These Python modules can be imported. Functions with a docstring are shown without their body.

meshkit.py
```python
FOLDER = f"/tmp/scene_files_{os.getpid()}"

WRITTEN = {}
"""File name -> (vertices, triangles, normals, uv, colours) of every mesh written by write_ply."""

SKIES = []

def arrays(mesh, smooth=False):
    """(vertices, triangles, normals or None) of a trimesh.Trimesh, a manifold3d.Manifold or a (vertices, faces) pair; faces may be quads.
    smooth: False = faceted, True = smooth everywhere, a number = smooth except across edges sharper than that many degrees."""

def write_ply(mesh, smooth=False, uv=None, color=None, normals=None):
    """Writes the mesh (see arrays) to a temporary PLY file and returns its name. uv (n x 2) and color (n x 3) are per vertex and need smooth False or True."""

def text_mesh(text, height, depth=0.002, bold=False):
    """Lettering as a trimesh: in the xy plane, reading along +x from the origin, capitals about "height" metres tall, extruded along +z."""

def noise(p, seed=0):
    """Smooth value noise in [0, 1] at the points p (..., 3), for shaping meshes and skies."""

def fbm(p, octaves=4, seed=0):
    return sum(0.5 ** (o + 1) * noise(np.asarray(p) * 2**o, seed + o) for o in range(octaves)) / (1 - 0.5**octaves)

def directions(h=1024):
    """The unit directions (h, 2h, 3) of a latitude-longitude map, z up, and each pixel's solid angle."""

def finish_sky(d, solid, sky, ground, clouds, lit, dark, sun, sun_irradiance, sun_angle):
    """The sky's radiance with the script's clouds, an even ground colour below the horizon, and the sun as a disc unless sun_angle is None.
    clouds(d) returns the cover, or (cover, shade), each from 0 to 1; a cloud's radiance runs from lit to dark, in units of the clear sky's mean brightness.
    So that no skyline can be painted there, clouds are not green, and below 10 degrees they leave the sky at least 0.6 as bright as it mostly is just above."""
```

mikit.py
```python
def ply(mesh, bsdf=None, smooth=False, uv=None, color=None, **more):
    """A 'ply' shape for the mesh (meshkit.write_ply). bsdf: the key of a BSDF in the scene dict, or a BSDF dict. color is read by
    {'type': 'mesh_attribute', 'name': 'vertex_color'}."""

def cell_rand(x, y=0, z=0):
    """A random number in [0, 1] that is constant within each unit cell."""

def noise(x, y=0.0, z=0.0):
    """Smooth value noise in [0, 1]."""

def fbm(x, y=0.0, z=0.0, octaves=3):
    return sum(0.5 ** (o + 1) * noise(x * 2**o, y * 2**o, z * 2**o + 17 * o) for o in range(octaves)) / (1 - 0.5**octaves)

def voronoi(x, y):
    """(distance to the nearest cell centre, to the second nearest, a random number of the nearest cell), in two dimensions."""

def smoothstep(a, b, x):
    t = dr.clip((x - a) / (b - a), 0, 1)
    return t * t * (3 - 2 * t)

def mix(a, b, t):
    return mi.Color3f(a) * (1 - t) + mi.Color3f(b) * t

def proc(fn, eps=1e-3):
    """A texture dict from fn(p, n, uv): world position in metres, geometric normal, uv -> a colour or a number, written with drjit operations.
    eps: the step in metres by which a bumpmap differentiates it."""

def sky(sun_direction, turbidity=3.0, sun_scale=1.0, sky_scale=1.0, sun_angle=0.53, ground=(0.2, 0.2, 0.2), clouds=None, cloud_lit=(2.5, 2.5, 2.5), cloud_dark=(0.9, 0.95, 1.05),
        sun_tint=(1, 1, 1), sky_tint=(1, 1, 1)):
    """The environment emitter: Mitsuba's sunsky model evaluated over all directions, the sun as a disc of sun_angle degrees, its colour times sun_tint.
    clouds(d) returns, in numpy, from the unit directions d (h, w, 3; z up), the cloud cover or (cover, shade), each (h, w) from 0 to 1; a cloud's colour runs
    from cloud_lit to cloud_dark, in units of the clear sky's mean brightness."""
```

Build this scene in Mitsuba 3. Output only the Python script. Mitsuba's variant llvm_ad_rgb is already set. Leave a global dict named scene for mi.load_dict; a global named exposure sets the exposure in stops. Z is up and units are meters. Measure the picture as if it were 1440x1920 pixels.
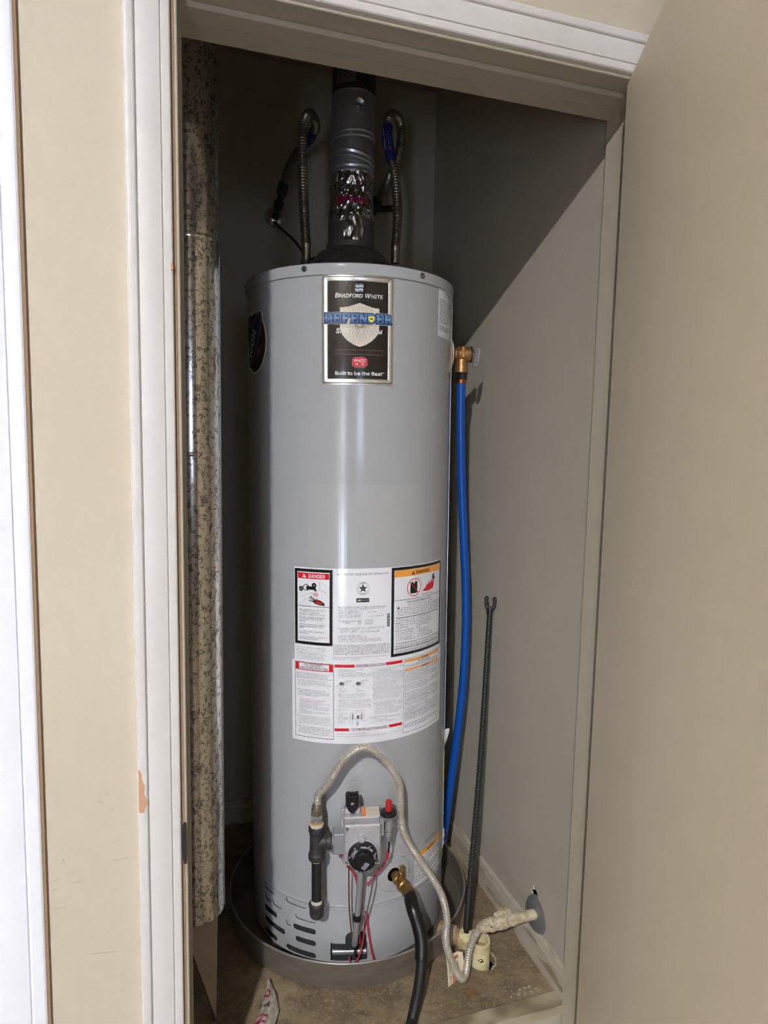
import math, random
import numpy as np, trimesh, mitsuba as mi, drjit as dr
import manifold3d as m3
import shapely
from shapely.geometry import Polygon, Point, LineString, box as sbox
from shapely import affinity
from shapely.ops import unary_union
import mikit, meshkit
from mikit import proc, fbm, noise, voronoi, cell_rand, smoothstep, mix

rng = random.Random(7)
T = mi.ScalarTransform4f
scene, labels = {}, {}

# ------------------------------------------------------------------ camera, light, exposure
FOCAL = 1250.0
CAM = np.array([-0.016, -0.9558, 1.1191])
FWD = np.array([0.31044729, 0.94566457, -0.0966489])
UP = np.array([0.0149405, 0.09680588, 0.99519114])
scene['camera'] = {'type': 'perspective', 'fov': 2 * math.degrees(math.atan(720 / FOCAL)), 'fov_axis': 'x', 'near_clip': 0.02, 'far_clip': 50.0,
                   'to_world': T().look_at(origin=CAM.tolist(), target=(CAM + FWD).tolist(), up=UP.tolist())}
exposure = 0.40
SLIT = [12.0, 13.2, 15.5]          # uncovered strip of the glass door (daylight)
CURTAIN = [0.68, 0.80, 1.08]         # daylight through the sheer-covered panes
WINDOW2 = [3.6, 4.2, 6.0]       # small far window
LAMP = [9400.0, 9400.0, 9400.0]       # recessed ceiling lamp
ROOM_X0, ROOM_X1, ROOM_Y, FLOOR_Z, CEIL_Z = -2.4, 1.9, -3.6, -0.33, 3.05

# ------------------------------------------------------------------ helpers
def lin(r, g, b):
    c = np.array([r, g, b]) / 255.0
    return [float(x) for x in np.where(c < 0.04045, c / 12.92, ((c + 0.055) / 1.055) ** 2.4)]

def rgb(r, g, b):
    return {'type': 'rgb', 'value': lin(r, g, b)}

def mat(key, color, rough=0.5, metallic=0.0, spec=0.5, bump=None, bump_scale=1.0, **kw):
    base = color if isinstance(color, dict) else rgb(*color)
    b = {'type': 'principled', 'base_color': base, 'roughness': rough, 'metallic': metallic, 'specular': spec, **kw}
    if bump is not None:
        b = {'type': 'bumpmap', 'arbitrary': bump, 'scale': bump_scale, 'bsdf': b}
    scene[key] = {'type': 'twosided', 'bsdf': b}
    return key

def add(key, mesh, m, smooth=30, color=None):
    if color is not None:
        scene[key] = mikit.ply(mesh, m, smooth=False if smooth is False else True, color=np.asarray(color))
    else:
        scene[key] = mikit.ply(mesh, m, smooth=smooth)
    return key

def num(base):
    if not any(k == base or k.startswith(base + '__') for k in scene):
        return base
    i = 1
    while any(k == f'{base}_{i:03d}' or k.startswith(f'{base}_{i:03d}__') for k in scene):
        i += 1
    return f'{base}_{i:03d}'

def thing(key, label, cat, group=None):
    labels[key] = {'label': label, 'category': cat}
    if group:
        labels[key]['group'] = group

def struct(key, mesh, m, smooth=30, label=None):
    add(key, mesh, m, smooth)
    labels[key] = {'kind': 'structure'}
    if label:
        labels[key]['label'] = label

def part(parent, name, mesh, m, smooth=30, color=None, label=None):
    k = num(parent + '__' + name)
    add(k, mesh, m, smooth, color)
    if label:
        labels[k] = {'label': label}
    return k

def cat(*ms):
    return trimesh.util.concatenate([m for m in ms if m is not None])

def xf(mesh, fn):
    m = mesh.copy()
    return trimesh.Trimesh(fn(np.asarray(m.vertices)), m.faces, process=False)

def bx(x0, x1, y0, y1, z0, z1, c=0.0):
    if c <= 0:
        m = trimesh.creation.box((x1 - x0, y1 - y0, z1 - z0))
        m.apply_translation([(x0 + x1) / 2, (y0 + y1) / 2, (z0 + z1) / 2])
        return m
    pts = []
    for a in range(3):
        d = [c, c, c]; d[a] = 0
        for x in (x0 + d[0], x1 - d[0]):
            for y in (y0 + d[1], y1 - d[1]):
                for z in (z0 + d[2], z1 - d[2]):
                    pts.append((x, y, z))
    return trimesh.convex.convex_hull(np.array(pts))

def frame(d):
    d = np.asarray(d, float); d = d / np.linalg.norm(d)
    a = np.array([0, 0, 1.0]) if abs(d[2]) < 0.9 else np.array([1.0, 0, 0])
    x = np.cross(a, d); x /= np.linalg.norm(x)
    return x, np.cross(d, x), d

def lathe(profile, n=48, o=(0, 0, 0), d=(0, 0, 1), phase=0.0, rmul=None):
    """profile: (r, z) points along the axis d from o; r=0 ends are closed."""
    P = np.asarray(profile, float)
    x, y, z = frame(d)
    a = np.arange(n) * 2 * np.pi / n + phase
    ring = np.cos(a)[:, None] * x + np.sin(a)[:, None] * y
    V = []
    for r, h in P:
        V.append(np.asarray(o) + ring * max(r, 1e-6) + z * h)
    V = np.vstack(V)
    F = []
    i = np.arange(n); j = (i + 1) % n
    for k in range(len(P) - 1):
        A, B = k * n, (k + 1) * n
        F.append(np.stack([A + i, A + j, B + j], 1)); F.append(np.stack([A + i, B + j, B + i], 1))
    return trimesh.Trimesh(V, np.vstack(F), process=False)

def cyl(p0, p1, r0, r1=None, n=32, c=0.0):
    p0, p1 = np.asarray(p0, float), np.asarray(p1, float)
    r1 = r0 if r1 is None else r1
    L = np.linalg.norm(p1 - p0)
    if c > 0:
        prof = [(0, 0), (r0 - c, 0), (r0, c), (r1, L - c), (r1 - c, L), (0, L)]
    else:
        prof = [(0, 0), (r0, 0), (r1, L), (0, L)]
    return lathe(prof, n, p0, p1 - p0)

def hexnut(p0, p1, r, c=0.0012):
    p0, p1 = np.asarray(p0, float), np.asarray(p1, float)
    L = np.linalg.norm(p1 - p0)
    return lathe([(0, 0), (r - c, 0), (r, c), (r, L - c), (r - c, L), (0, L)], 6, p0, p1 - p0)

def ball(c, r, sub=2, sc=(1, 1, 1)):
    m = trimesh.creation.icosphere(subdivisions=sub, radius=r)
    m.apply_scale(sc); m.apply_translation(c)
    return m

def spline(pts, step):
    P = np.asarray(pts, float)
    P = np.vstack([2 * P[0] - P[1], P, 2 * P[-1] - P[-2]])
    out = []
    for i in range(1, len(P) - 2):
        t = np.linspace(0, 1, 40, endpoint=False)[:, None]
        a, b, c, d = P[i - 1], P[i], P[i + 1], P[i + 2]
        out.append(0.5 * (2 * b + (c - a) * t + (2 * a - 5 * b + 4 * c - d) * t ** 2 + (3 * b - a - 3 * c + d) * t ** 3))
    out = np.vstack(out + [P[-2][None]])
    s = np.r_[0, np.cumsum(np.linalg.norm(np.diff(out, axis=0), axis=1))]
    n = max(2, int(round(s[-1] / step)) + 1)
    q = np.linspace(0, s[-1], n)
    return np.stack([np.interp(q, s, out[:, k]) for k in range(3)], 1), q

def tube(pts, r, n=20, step=0.004, closed=True, raw=False):
    """r: a number or a function of (arc length, total length)."""
    C, s = (np.asarray(pts, float), None) if raw else spline(pts, step)
    if s is None:
        s = np.r_[0, np.cumsum(np.linalg.norm(np.diff(C, axis=0), axis=1))]
    R = np.array([r(q, s[-1]) for q in s]) if callable(r) else np.full(len(C), float(r))
    tan = np.gradient(C, axis=0); tan /= np.linalg.norm(tan, axis=1, keepdims=True)
    x, _, _ = frame(tan[0])
    a = np.arange(n) * 2 * np.pi / n
    V = []
    for i in range(len(C)):
        x = x - tan[i] * (x @ tan[i]); x /= np.linalg.norm(x)
        y = np.cross(tan[i], x)
        V.append(C[i] + R[i] * (np.cos(a)[:, None] * x + np.sin(a)[:, None] * y))
    V = np.vstack(V)
    i = np.arange(n); j = (i + 1) % n; F = []
    for k in range(len(C) - 1):
        A, B = k * n, (k + 1) * n
        F.append(np.stack([A + i, A + j, B + j], 1)); F.append(np.stack([A + i, B + j, B + i], 1))
    if closed:
        V = np.vstack([V, C[0], C[-1]]); e = len(V)
        F.append(np.stack([j, i, 0 * i + e - 2], 1)); B = (len(C) - 1) * n
        F.append(np.stack([B + i, B + j, 0 * i + e - 1], 1))
    return trimesh.Trimesh(V, np.vstack(F), process=False)

def ribbed(r, pitch, amp):
    return lambda s, L: r * (1 + .25 * amp - amp * max(0.0, math.cos(2 * math.pi * s / pitch)) ** 1.5)

def extr(poly, h):
    ps = [g for g in getattr(poly, 'geoms', [poly]) if g.area > 1e-12]
    return cat(*[trimesh.creation.extrude_polygon(g, h, engine='earcut') for g in ps])

def yz_prism(poly, x0, x1):      # polygon in (y, z), thickness along x
    return xf(extr(poly, x1 - x0), lambda v: np.stack([x0 + v[:, 2], v[:, 0], v[:, 1]], 1))

def xz_prism(poly, y0, y1):      # polygon in (x, z), thickness along y
    m = xf(extr(poly, y1 - y0), lambda v: np.stack([v[:, 0], y0 + v[:, 2], v[:, 1]], 1))
    m.invert(); return m

def rrect(x0, x1, y0, y1, r, q=5):
    return sbox(x0 + r, y0 + r, x1 - r, y1 - r).buffer(r, quad_segs=q)

# ------------------------------------------------------------------ flat print: meshes in (u, v), one colour each
def top_only(m):
    n = m.face_normals[:, 2] > 0.5
    f = m.faces[n]
    used, inv = np.unique(f, return_inverse=True)
    return trimesh.Trimesh(m.vertices[used] * [1, 1, 0], inv.reshape(-1, 3), process=False)

_TX = {}
def text(s, u, v, h, bold=False, width=None, slant=0.0, anchor='l', rot=0.0):
    if (s, bold) not in _TX:
        m = meshkit.text_mesh(s, 1.0, depth=0.1, bold=bold)
        _TX[(s, bold)] = top_only(m)
    m = _TX[(s, bold)]
    V = m.vertices.copy() * h
    w = V[:, 0].max()
    if width is not None:
        V[:, 0] *= width / w; w = width
    V[:, 0] += slant * V[:, 1]
    V[:, 0] -= {'l': 0, 'c': w / 2, 'r': w}[anchor]
    if rot:
        c, q = math.cos(math.radians(rot)), math.sin(math.radians(rot))
        V[:, :2] = np.stack([c * V[:, 0] - q * V[:, 1], q * V[:, 0] + c * V[:, 1]], 1)
    V[:, 0] += u; V[:, 1] += v
    return trimesh.Trimesh(V, m.faces, process=False)

def strips(poly, step=0.006):
    """A polygon in (u, v) triangulated in narrow upright strips, so that it bends well round a cylinder."""
    if poly.is_empty:
        return None
    u0, _, u1, _ = poly.bounds
    out, k0, k1 = [], math.floor(u0 / step), math.ceil(u1 / step)
    for k in range(k0, k1):
        g = poly.intersection(sbox(k * step, -9, (k + 1) * step, 9))
        for q in getattr(g, 'geoms', [g]):
            if isinstance(q, Polygon) and q.area > 1e-11:
                v, f = trimesh.creation.triangulate_polygon(q, engine='earcut')
                out.append(trimesh.Trimesh(np.c_[v, np.zeros(len(v))], f, process=False))
    m = cat(*out)
    fl = np.cross(m.vertices[m.faces[:, 1]] - m.vertices[m.faces[:, 0]], m.vertices[m.faces[:, 2]] - m.vertices[m.faces[:, 0]])[:, 2] < 0
    f = m.faces.copy(); f[fl] = f[fl][:, ::-1]
    return trimesh.Trimesh(m.vertices, f, process=False)

def rect(u0, u1, v0, v1):
    return strips(sbox(min(u0, u1), min(v0, v1), max(u0, u1), max(v0, v1)))

def border(u0, u1, v0, v1, w):
    return strips(sbox(u0, v0, u1, v1).difference(sbox(u0 + w, v0 + w, u1 - w, v1 - w)))

def line(pts, w):
    return strips(LineString(pts).buffer(w / 2, cap_style=2))

def wordbars(u0, u1, v, h, r=None, fill=1.0):
    """A row of small print too fine to read: words as short bars."""
    r = r or rng
    out, u, end = [], u0, u0 + (u1 - u0) * fill
    while u < end - 0.002:
        w = min(r.uniform(0.0025, 0.0085), end - u)
        k = u
        while k < u + w - 0.0004:
            out.append((k, k + 0.0008, v, v + h * r.choice([0.62, 0.62, 0.62, 1.0])))
            k += 0.00125
        u += w + 0.0013
    V, F = [], []
    for a, b, c, d in out:
        i = len(V); V += [(a, c, 0), (b, c, 0), (b, d, 0), (a, d, 0)]; F += [(i, i + 1, i + 2), (i, i + 2, i + 3)]
    return trimesh.Trimesh(np.array(V, float), np.array(F), process=False)

class Print:
    """Layers of flat print; each is lifted a hair above the one before."""
    def __init__(s, lift=0.00025): s.items, s.lift = [], lift
    def put(s, mesh, col, lift=None):
        if mesh is not None and len(mesh.faces): s.items.append((mesh, lin(*col), s.lift if lift is None else lift))
    def build(s, place):
        V, F, C, o = [], [], [], 0
        for m, c, l in s.items:
            v = np.asarray(m.vertices, float).copy(); v[:, 2] = l
            V.append(place(v)); F.append(np.asarray(m.faces) + o); C.append(np.tile(c, (len(v), 1))); o += len(v)
        return trimesh.Trimesh(np.vstack(V), np.vstack(F), process=False), np.vstack(C)
    def part(s, parent, name, place, m='print', label=None):
        mesh, c = s.build(place)
        return part(parent, name, mesh, m, smooth=True, color=c, label=label)

# ------------------------------------------------------------------ materials
VC = {'type': 'mesh_attribute', 'name': 'vertex_color'}
mat('print', VC, 0.18, spec=0.5)
mat('print_gloss', VC, 0.16, spec=0.5)
mat('print_dark', VC, 0.5, spec=0.2)

def wall_fn(p, n, uv):
    blot = fbm(p.x * 3.1 + 4, p.y * 3.1, p.z * 2.3, 3)
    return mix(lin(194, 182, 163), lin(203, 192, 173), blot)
def peel(p, n, uv):
    return fbm(p.x * 150, p.y * 150, p.z * 150, 2)
mat('wall_paint', proc(wall_fn), 0.6, spec=0.3, bump=proc(peel, 1.2e-3), bump_scale=0.0007)

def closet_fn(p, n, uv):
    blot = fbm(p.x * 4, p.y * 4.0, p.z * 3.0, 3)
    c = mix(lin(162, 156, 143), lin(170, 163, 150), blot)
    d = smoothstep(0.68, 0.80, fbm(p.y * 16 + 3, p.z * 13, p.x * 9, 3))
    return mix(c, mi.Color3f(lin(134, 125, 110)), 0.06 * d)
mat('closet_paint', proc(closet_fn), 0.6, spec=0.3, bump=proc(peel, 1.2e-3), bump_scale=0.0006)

def door_fn(p, n, uv):
    streak = fbm(p.x * 40 + p.y * 40, p.z * 2.0, 0.0, 3)
    c = mix(lin(212, 201, 180), lin(219, 208, 187), 0.2 * streak + 0.8 * fbm(p.x * 5, p.y * 5, p.z * 3, 2))
    scuff = smoothstep(0.72, 0.80, fbm((p.x + p.y) * 90, p.z * 16.0, 2.0, 3)) * smoothstep(0.58, 0.75, fbm(p.x * 4 + 9, p.y * 4, p.z * 4, 2))
    return mix(c, mi.Color3f(lin(214, 206, 188)), 0.4 * scuff)
mat('door_paint', proc(door_fn), 0.5, spec=0.35, bump=proc(lambda p, n, uv: fbm((p.x + p.y) * 160, p.z * 25, 0.0, 2), 1.5e-3), bump_scale=0.00025)
mat('jamb_paint', (174, 166, 148), 0.45, spec=0.4)
def white_fn(p, n, uv):
    return mix(lin(211, 207, 203), lin(217, 214, 211), fbm(p.x * 20, p.y * 20, p.z * 5, 2))
mat('white_trim', proc(white_fn), 0.38, spec=0.45)
mat('far_trim', (236, 237, 243), 0.35, spec=0.45)
mat('gap_brown', (150, 126, 102), 0.9, spec=0.1)
mat('scuff_grey', (176, 166, 150), 0.7, spec=0.2)
mat('groove_dark', (70, 60, 52), 0.9, spec=0.1)
mat('bare_wood', (200, 156, 124), 0.75, spec=0.2)

def floor_fn(p, n, uv):
    a = fbm(p.x * 11, p.y * 11, 0.0, 4)
    b = fbm(p.x * 38 + 7, p.y * 38, 0.0, 3)
    c = mix(lin(114, 99, 79), lin(142, 126, 101), smoothstep(0.2, 0.8, a))
    c = mix(c, mi.Color3f(lin(92, 80, 65)), 0.55 * smoothstep(0.42, 0.80, b))
    return mix(c, mi.Color3f(lin(152, 139, 116)), 0.45 * smoothstep(0.45, 0.85, fbm(p.x * 260, p.y * 260, 2.0, 3)))
mat('floor_dirt', proc(floor_fn), 0.85, spec=0.15, bump=proc(lambda p, n, uv: fbm(p.x * 90, p.y * 90, 0.0, 3), 1.5e-3), bump_scale=0.004)
def board_fn(p, n, uv):
    g = fbm(p.x * 8, p.y * 60, p.z * 60, 3)
    d = smoothstep(0.25, 0.6, fbm(p.x * 14 + 3, p.y * 22, p.z * 22, 3)) * dr.select(n.z > 0.7, 1.0, 0.35)
    return mix(mix(lin(164, 152, 128), lin(178, 167, 144), g), mi.Color3f(lin(116, 101, 80)), 0.85 * d)
mat('sill_board', proc(board_fn), 0.75, spec=0.2)
def base_fn(p, n, uv):
    g = fbm(p.x * 60, p.y * 5, p.z * 80, 3)
    c = mix(lin(166, 158, 142), lin(178, 170, 154), g)
    return mix(c, mi.Color3f(lin(122, 106, 82)), 0.7 * smoothstep(0.58, 0.74, fbm(p.x * 25, p.y * 12, p.z * 40, 3)))
mat('baseboard_paint', proc(base_fn), 0.6, spec=0.3)
mat('plywood', proc(lambda p, n, uv: mix(lin(164, 146, 126), lin(182, 164, 142), fbm(p.y * 6, p.z * 70, p.x * 9, 3))), 0.75, spec=0.2)
mat('ply_edge', (84, 64, 46), 0.85, spec=0.1)
mat('room_floor', (90, 76, 62), 0.6, spec=0.3)
mat('room_paint', (105, 99, 90), 0.7, spec=0.2)
mat('ceiling_paint', (150, 146, 138), 0.8, spec=0.2)
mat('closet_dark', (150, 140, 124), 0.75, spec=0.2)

scene['enamel'] = {'type': 'twosided', 'bsdf': {'type': 'bumpmap', 'arbitrary': proc(lambda p, n, uv: fbm(p.x * 210, p.y * 210, p.z * 210, 2), 1.0e-3), 'scale': 0.000035,
                   'bsdf': {'type': 'roughplastic', 'alpha': 0.022, 'int_ior': 1.5, 'diffuse_reflectance': rgb(165, 166, 168)}}}
scene['pale_grey'] = {'type': 'twosided', 'bsdf': {'type': 'roughplastic', 'alpha': 0.03, 'int_ior': 1.5, 'diffuse_reflectance': rgb(169, 170, 171)}}  # slightly lighter grey than the jacket enamel
mat('dark_metal', (52, 54, 56), 0.5, spec=0.3)  # dark metal of the heater chamber, also used inside the duct
scene['label_white'] = {'type': 'twosided', 'bsdf': {'type': 'roughplastic', 'alpha': 0.03, 'int_ior': 1.5, 'diffuse_reflectance': rgb(228, 229, 233)}}
mat('chrome', (226, 222, 214), 0.24, 0.8)
mat('chrome_bright', (225, 222, 218), 0.06, 1.0)
mat('badge_black', proc(lambda p, n, uv: mix(lin(24, 20, 19), lin(40, 33, 30), fbm(p.x * 260, p.z * 260, p.y * 99, 3))), 0.14, spec=0.6)
mat('screw_steel', (160, 163, 168), 0.25, 1.0)
mat('black_steel', (30, 31, 33), 0.42, spec=0.5)
mat('black_plate', (22, 25, 30), 0.25, spec=0.6)
mat('black_plastic', (20, 20, 21), 0.3, spec=0.5)
mat('black_rubber', (26, 26, 27), 0.5, spec=0.4)
mat('rod_black', (34, 33, 33), 0.45, spec=0.4)
mat('iron', proc(lambda p, n, uv: mix(lin(34, 33, 34), lin(62, 60, 61), fbm(p.x * 170, p.y * 170, p.z * 170, 3))), 0.5, spec=0.45)
mat('pipe_dope', (196, 188, 172), 0.8, spec=0.2)
mat('yellow_dope', (168, 132, 84), 0.8, spec=0.2)
mat('steel_grey', (160, 160, 163), 0.36, 0.45)
mat('cast_alu', proc(lambda p, n, uv: mix(lin(172, 171, 173), lin(190, 189, 192), fbm(p.x * 300, p.y * 300, p.z * 300, 2))), 0.40, 0.35)
mat('brass', proc(lambda p, n, uv: mix(lin(150, 116, 66), lin(186, 150, 94), fbm(p.x * 120, p.y * 120, p.z * 120, 3))), 0.36, 0.9)
mat('bronze', proc(lambda p, n, uv: mix(lin(160, 118, 76), lin(190, 146, 98), fbm(p.x * 300, p.y * 300, p.z * 300, 3))), 0.4, 0.85)
mat('nut_grey', (128, 120, 102), 0.36, 0.6)
mat('copper', (205, 112, 72), 0.25, 1.0)
mat('blue_plastic', (4, 70, 150), 0.3, spec=0.5)
mat('red_plastic', (176, 34, 40), 0.3, spec=0.5)
mat('red_wire', (176, 52, 62), 0.45, spec=0.4)
mat('brown_wire', (108, 74, 60), 0.4, 0.4)
mat('silver_wire', (190, 190, 192), 0.25, 0.9)
mat('flex_steel', (160, 150, 138), 0.28, 0.95)
def gasflex_fn(p, n, uv):
    return mix(lin(228, 223, 213), lin(206, 199, 187), fbm(p.x * 60, p.y * 60, p.z * 60, 3))
mat('flex_coated', proc(gasflex_fn), 0.30, 0.65)
def galv_fn(p, n, uv):
    a = dr.atan2(p.y - 0.30, p.x - 0.028) * 0.0525
    wx = a * 260 + 3.0 * fbm(a * 240, p.z * 240, 1.0, 3)
    wz = p.z * 190 + 3.0 * fbm(a * 240 + 9, p.z * 240, 5.0, 3)
    f1, f2, w = voronoi(wx, wz)
    t = smoothstep(0.26, 0.46, 0.6 * w + 0.4 * fbm(a * 380, p.z * 380, 3.0, 3))
    return mix(lin(142, 140, 138), lin(232, 228, 218), t)
mat('galvanised', proc(galv_fn), 0.17, 0.95)
mat('galv_seam', (190, 194, 196), 0.34, 0.7)
mat('flue_steel', proc(lambda p, n, uv: mix(lin(176, 181, 187), lin(196, 200, 205), fbm(p.x * 50, p.y * 50, p.z * 30, 3))), 0.31, 0.85)
mat('flue_black', (46, 46, 54), 0.4, spec=0.4)
mat('hood_dark', proc(lambda p, n, uv: mix(lin(62, 60, 58), lin(92, 88, 84), fbm(p.x * 60, p.y * 60, p.z * 60, 3))), 0.55, 0.3)
mat('foil', (224, 222, 220), 0.20, 1.0, bump=proc(lambda p, n, uv: fbm(p.x * 120, p.y * 120, p.z * 45, 2), 8e-4), bump_scale=0.006)
mat('magenta_ink', (150, 22, 70), 0.25, 0.3)
mat('pan_rim_lit', (172, 168, 162), 0.28, 0.7)  # paler than the pan: the rim highlight is put into the colour
mat('pan_metal', proc(lambda p, n, uv: mix(lin(118, 110, 101), lin(140, 132, 122), fbm(p.x * 30, p.y * 30, p.z * 60, 3) )), 0.4, 0.6)
def dusty_fn(p, n, uv):
    t = smoothstep(0.42, 0.62, fbm(p.x * 120, p.y * 120, p.z * 120, 3))
    c = mix(lin(188, 176, 152), lin(164, 150, 124), t)
    return mix(c, mi.Color3f(lin(70, 66, 62)), smoothstep(0.76, 0.79, fbm(p.x * 70 + 5, p.y * 70, p.z * 70, 2)))
mat('painted_pipe', proc(dusty_fn), 0.7, spec=0.25)
mat('zinc_plate', (128, 127, 128), 0.30, 0.5)
def pvc_fn(p, n, uv):
    t = smoothstep(0.45, 0.75, fbm(p.x * 45, p.y * 45, p.z * 45, 3))
    return mix(lin(204, 194, 152), lin(164, 142, 98), t)
mat('pvc_cream', proc(pvc_fn), 0.45, spec=0.4)
mat('pvc_white', proc(lambda p, n, uv: mix(lin(190, 182, 172), lin(160, 148, 134), fbm(p.x * 60, p.y * 60, p.z * 60, 3))), 0.5, spec=0.4)
mat('pvc_tan', (150, 124, 92), 0.5, spec=0.35)
mat('tag_card', (204, 196, 168), 0.6, spec=0.2)
mat('wrapper_film', proc(lambda p, n, uv: mix(lin(132, 120, 108), lin(176, 168, 156), fbm(p.x * 160, p.y * 160, 0.0, 3))), 0.16, spec=0.7)
mat('foam', (214, 204, 180), 0.8, spec=0.1)
mat('leaf_brown', (124, 92, 58), 0.6, spec=0.2)
mat('debris', (150, 138, 118), 0.8, spec=0.1)
mat('void_black', (8, 8, 8), 0.9, spec=0.0)
mat('torn_paper', (214, 210, 204), 0.8, spec=0.1)
mat('lead_dark', (58, 56, 58), 0.45, 0.5)
mat('label_blue', (30, 34, 92), 0.35, spec=0.4)
mat('yellow_label', (206, 190, 84), 0.5, spec=0.3)

# ------------------------------------------------------------------ the setting
W, HJ, WALL_T = 0.752, 1.713, 0.115        # right jamb face, head jamb underside, wall thickness
JL = 0.0065                                 # left jamb face
LEAN = lambda v: v + np.c_[0.0065 * (v[:, 2] - 1.25), np.zeros(len(v)), np.zeros(len(v))]   # the right side stands a little out of plumb

# room floor, front wall with the opening, far room walls
struct('floor', bx(ROOM_X0, ROOM_X1, ROOM_Y, 0.0, FLOOR_Z - 0.02, FLOOR_Z), 'room_floor')
struct('floor_001', bx(-0.10, 0.80, 0.0, WALL_T, FLOOR_Z - 0.02, FLOOR_Z), 'room_floor')
wall_poly = sbox(ROOM_X0, FLOOR_Z, ROOM_X1, CEIL_Z).difference(sbox(JL - 0.019, FLOOR_Z, W + 0.021, HJ + 0.019))
struct('wall_front', xz_prism(wall_poly, 0.0, WALL_T), 'wall_paint', smooth=False)
struct('wall_room_left', bx(ROOM_X0 - 0.1, ROOM_X0, ROOM_Y, WALL_T, FLOOR_Z, CEIL_Z), 'room_paint')
struct('wall_room_right', bx(ROOM_X1, ROOM_X1 + 0.1, ROOM_Y, WALL_T, FLOOR_Z, CEIL_Z), 'room_paint')
struct('ceiling', bx(ROOM_X0, ROOM_X1, ROOM_Y, 0.0, CEIL_Z, CEIL_Z + 0.03), 'ceiling_paint')
# the far wall with a tall glass door and a small window
DX0, DX1, DZ0, DZ1 = -2.05, -1.02, FLOOR_Z, 1.72
W2 = (-0.18, 0.28, 0.98, 1.66)
far = sbox(ROOM_X0, FLOOR_Z, ROOM_X1, CEIL_Z).difference(sbox(DX0, DZ0, DX1, DZ1)).difference(sbox(W2[0], W2[2], W2[1], W2[3]))
struct('wall_room_far', xz_prism(far, ROOM_Y - 0.12, ROOM_Y), 'room_paint', smooth=False)
fr = sbox(DX0, DZ0, DX1, DZ1).difference(sbox(DX0 + 0.05, DZ0 + 0.05, DX1 - 0.05, DZ1 - 0.05))
labels['window_1'] = {'kind': 'structure'}
add('window_1__frame', xz_prism(fr, ROOM_Y - 0.08, ROOM_Y - 0.02), 'white_trim', False)
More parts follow.
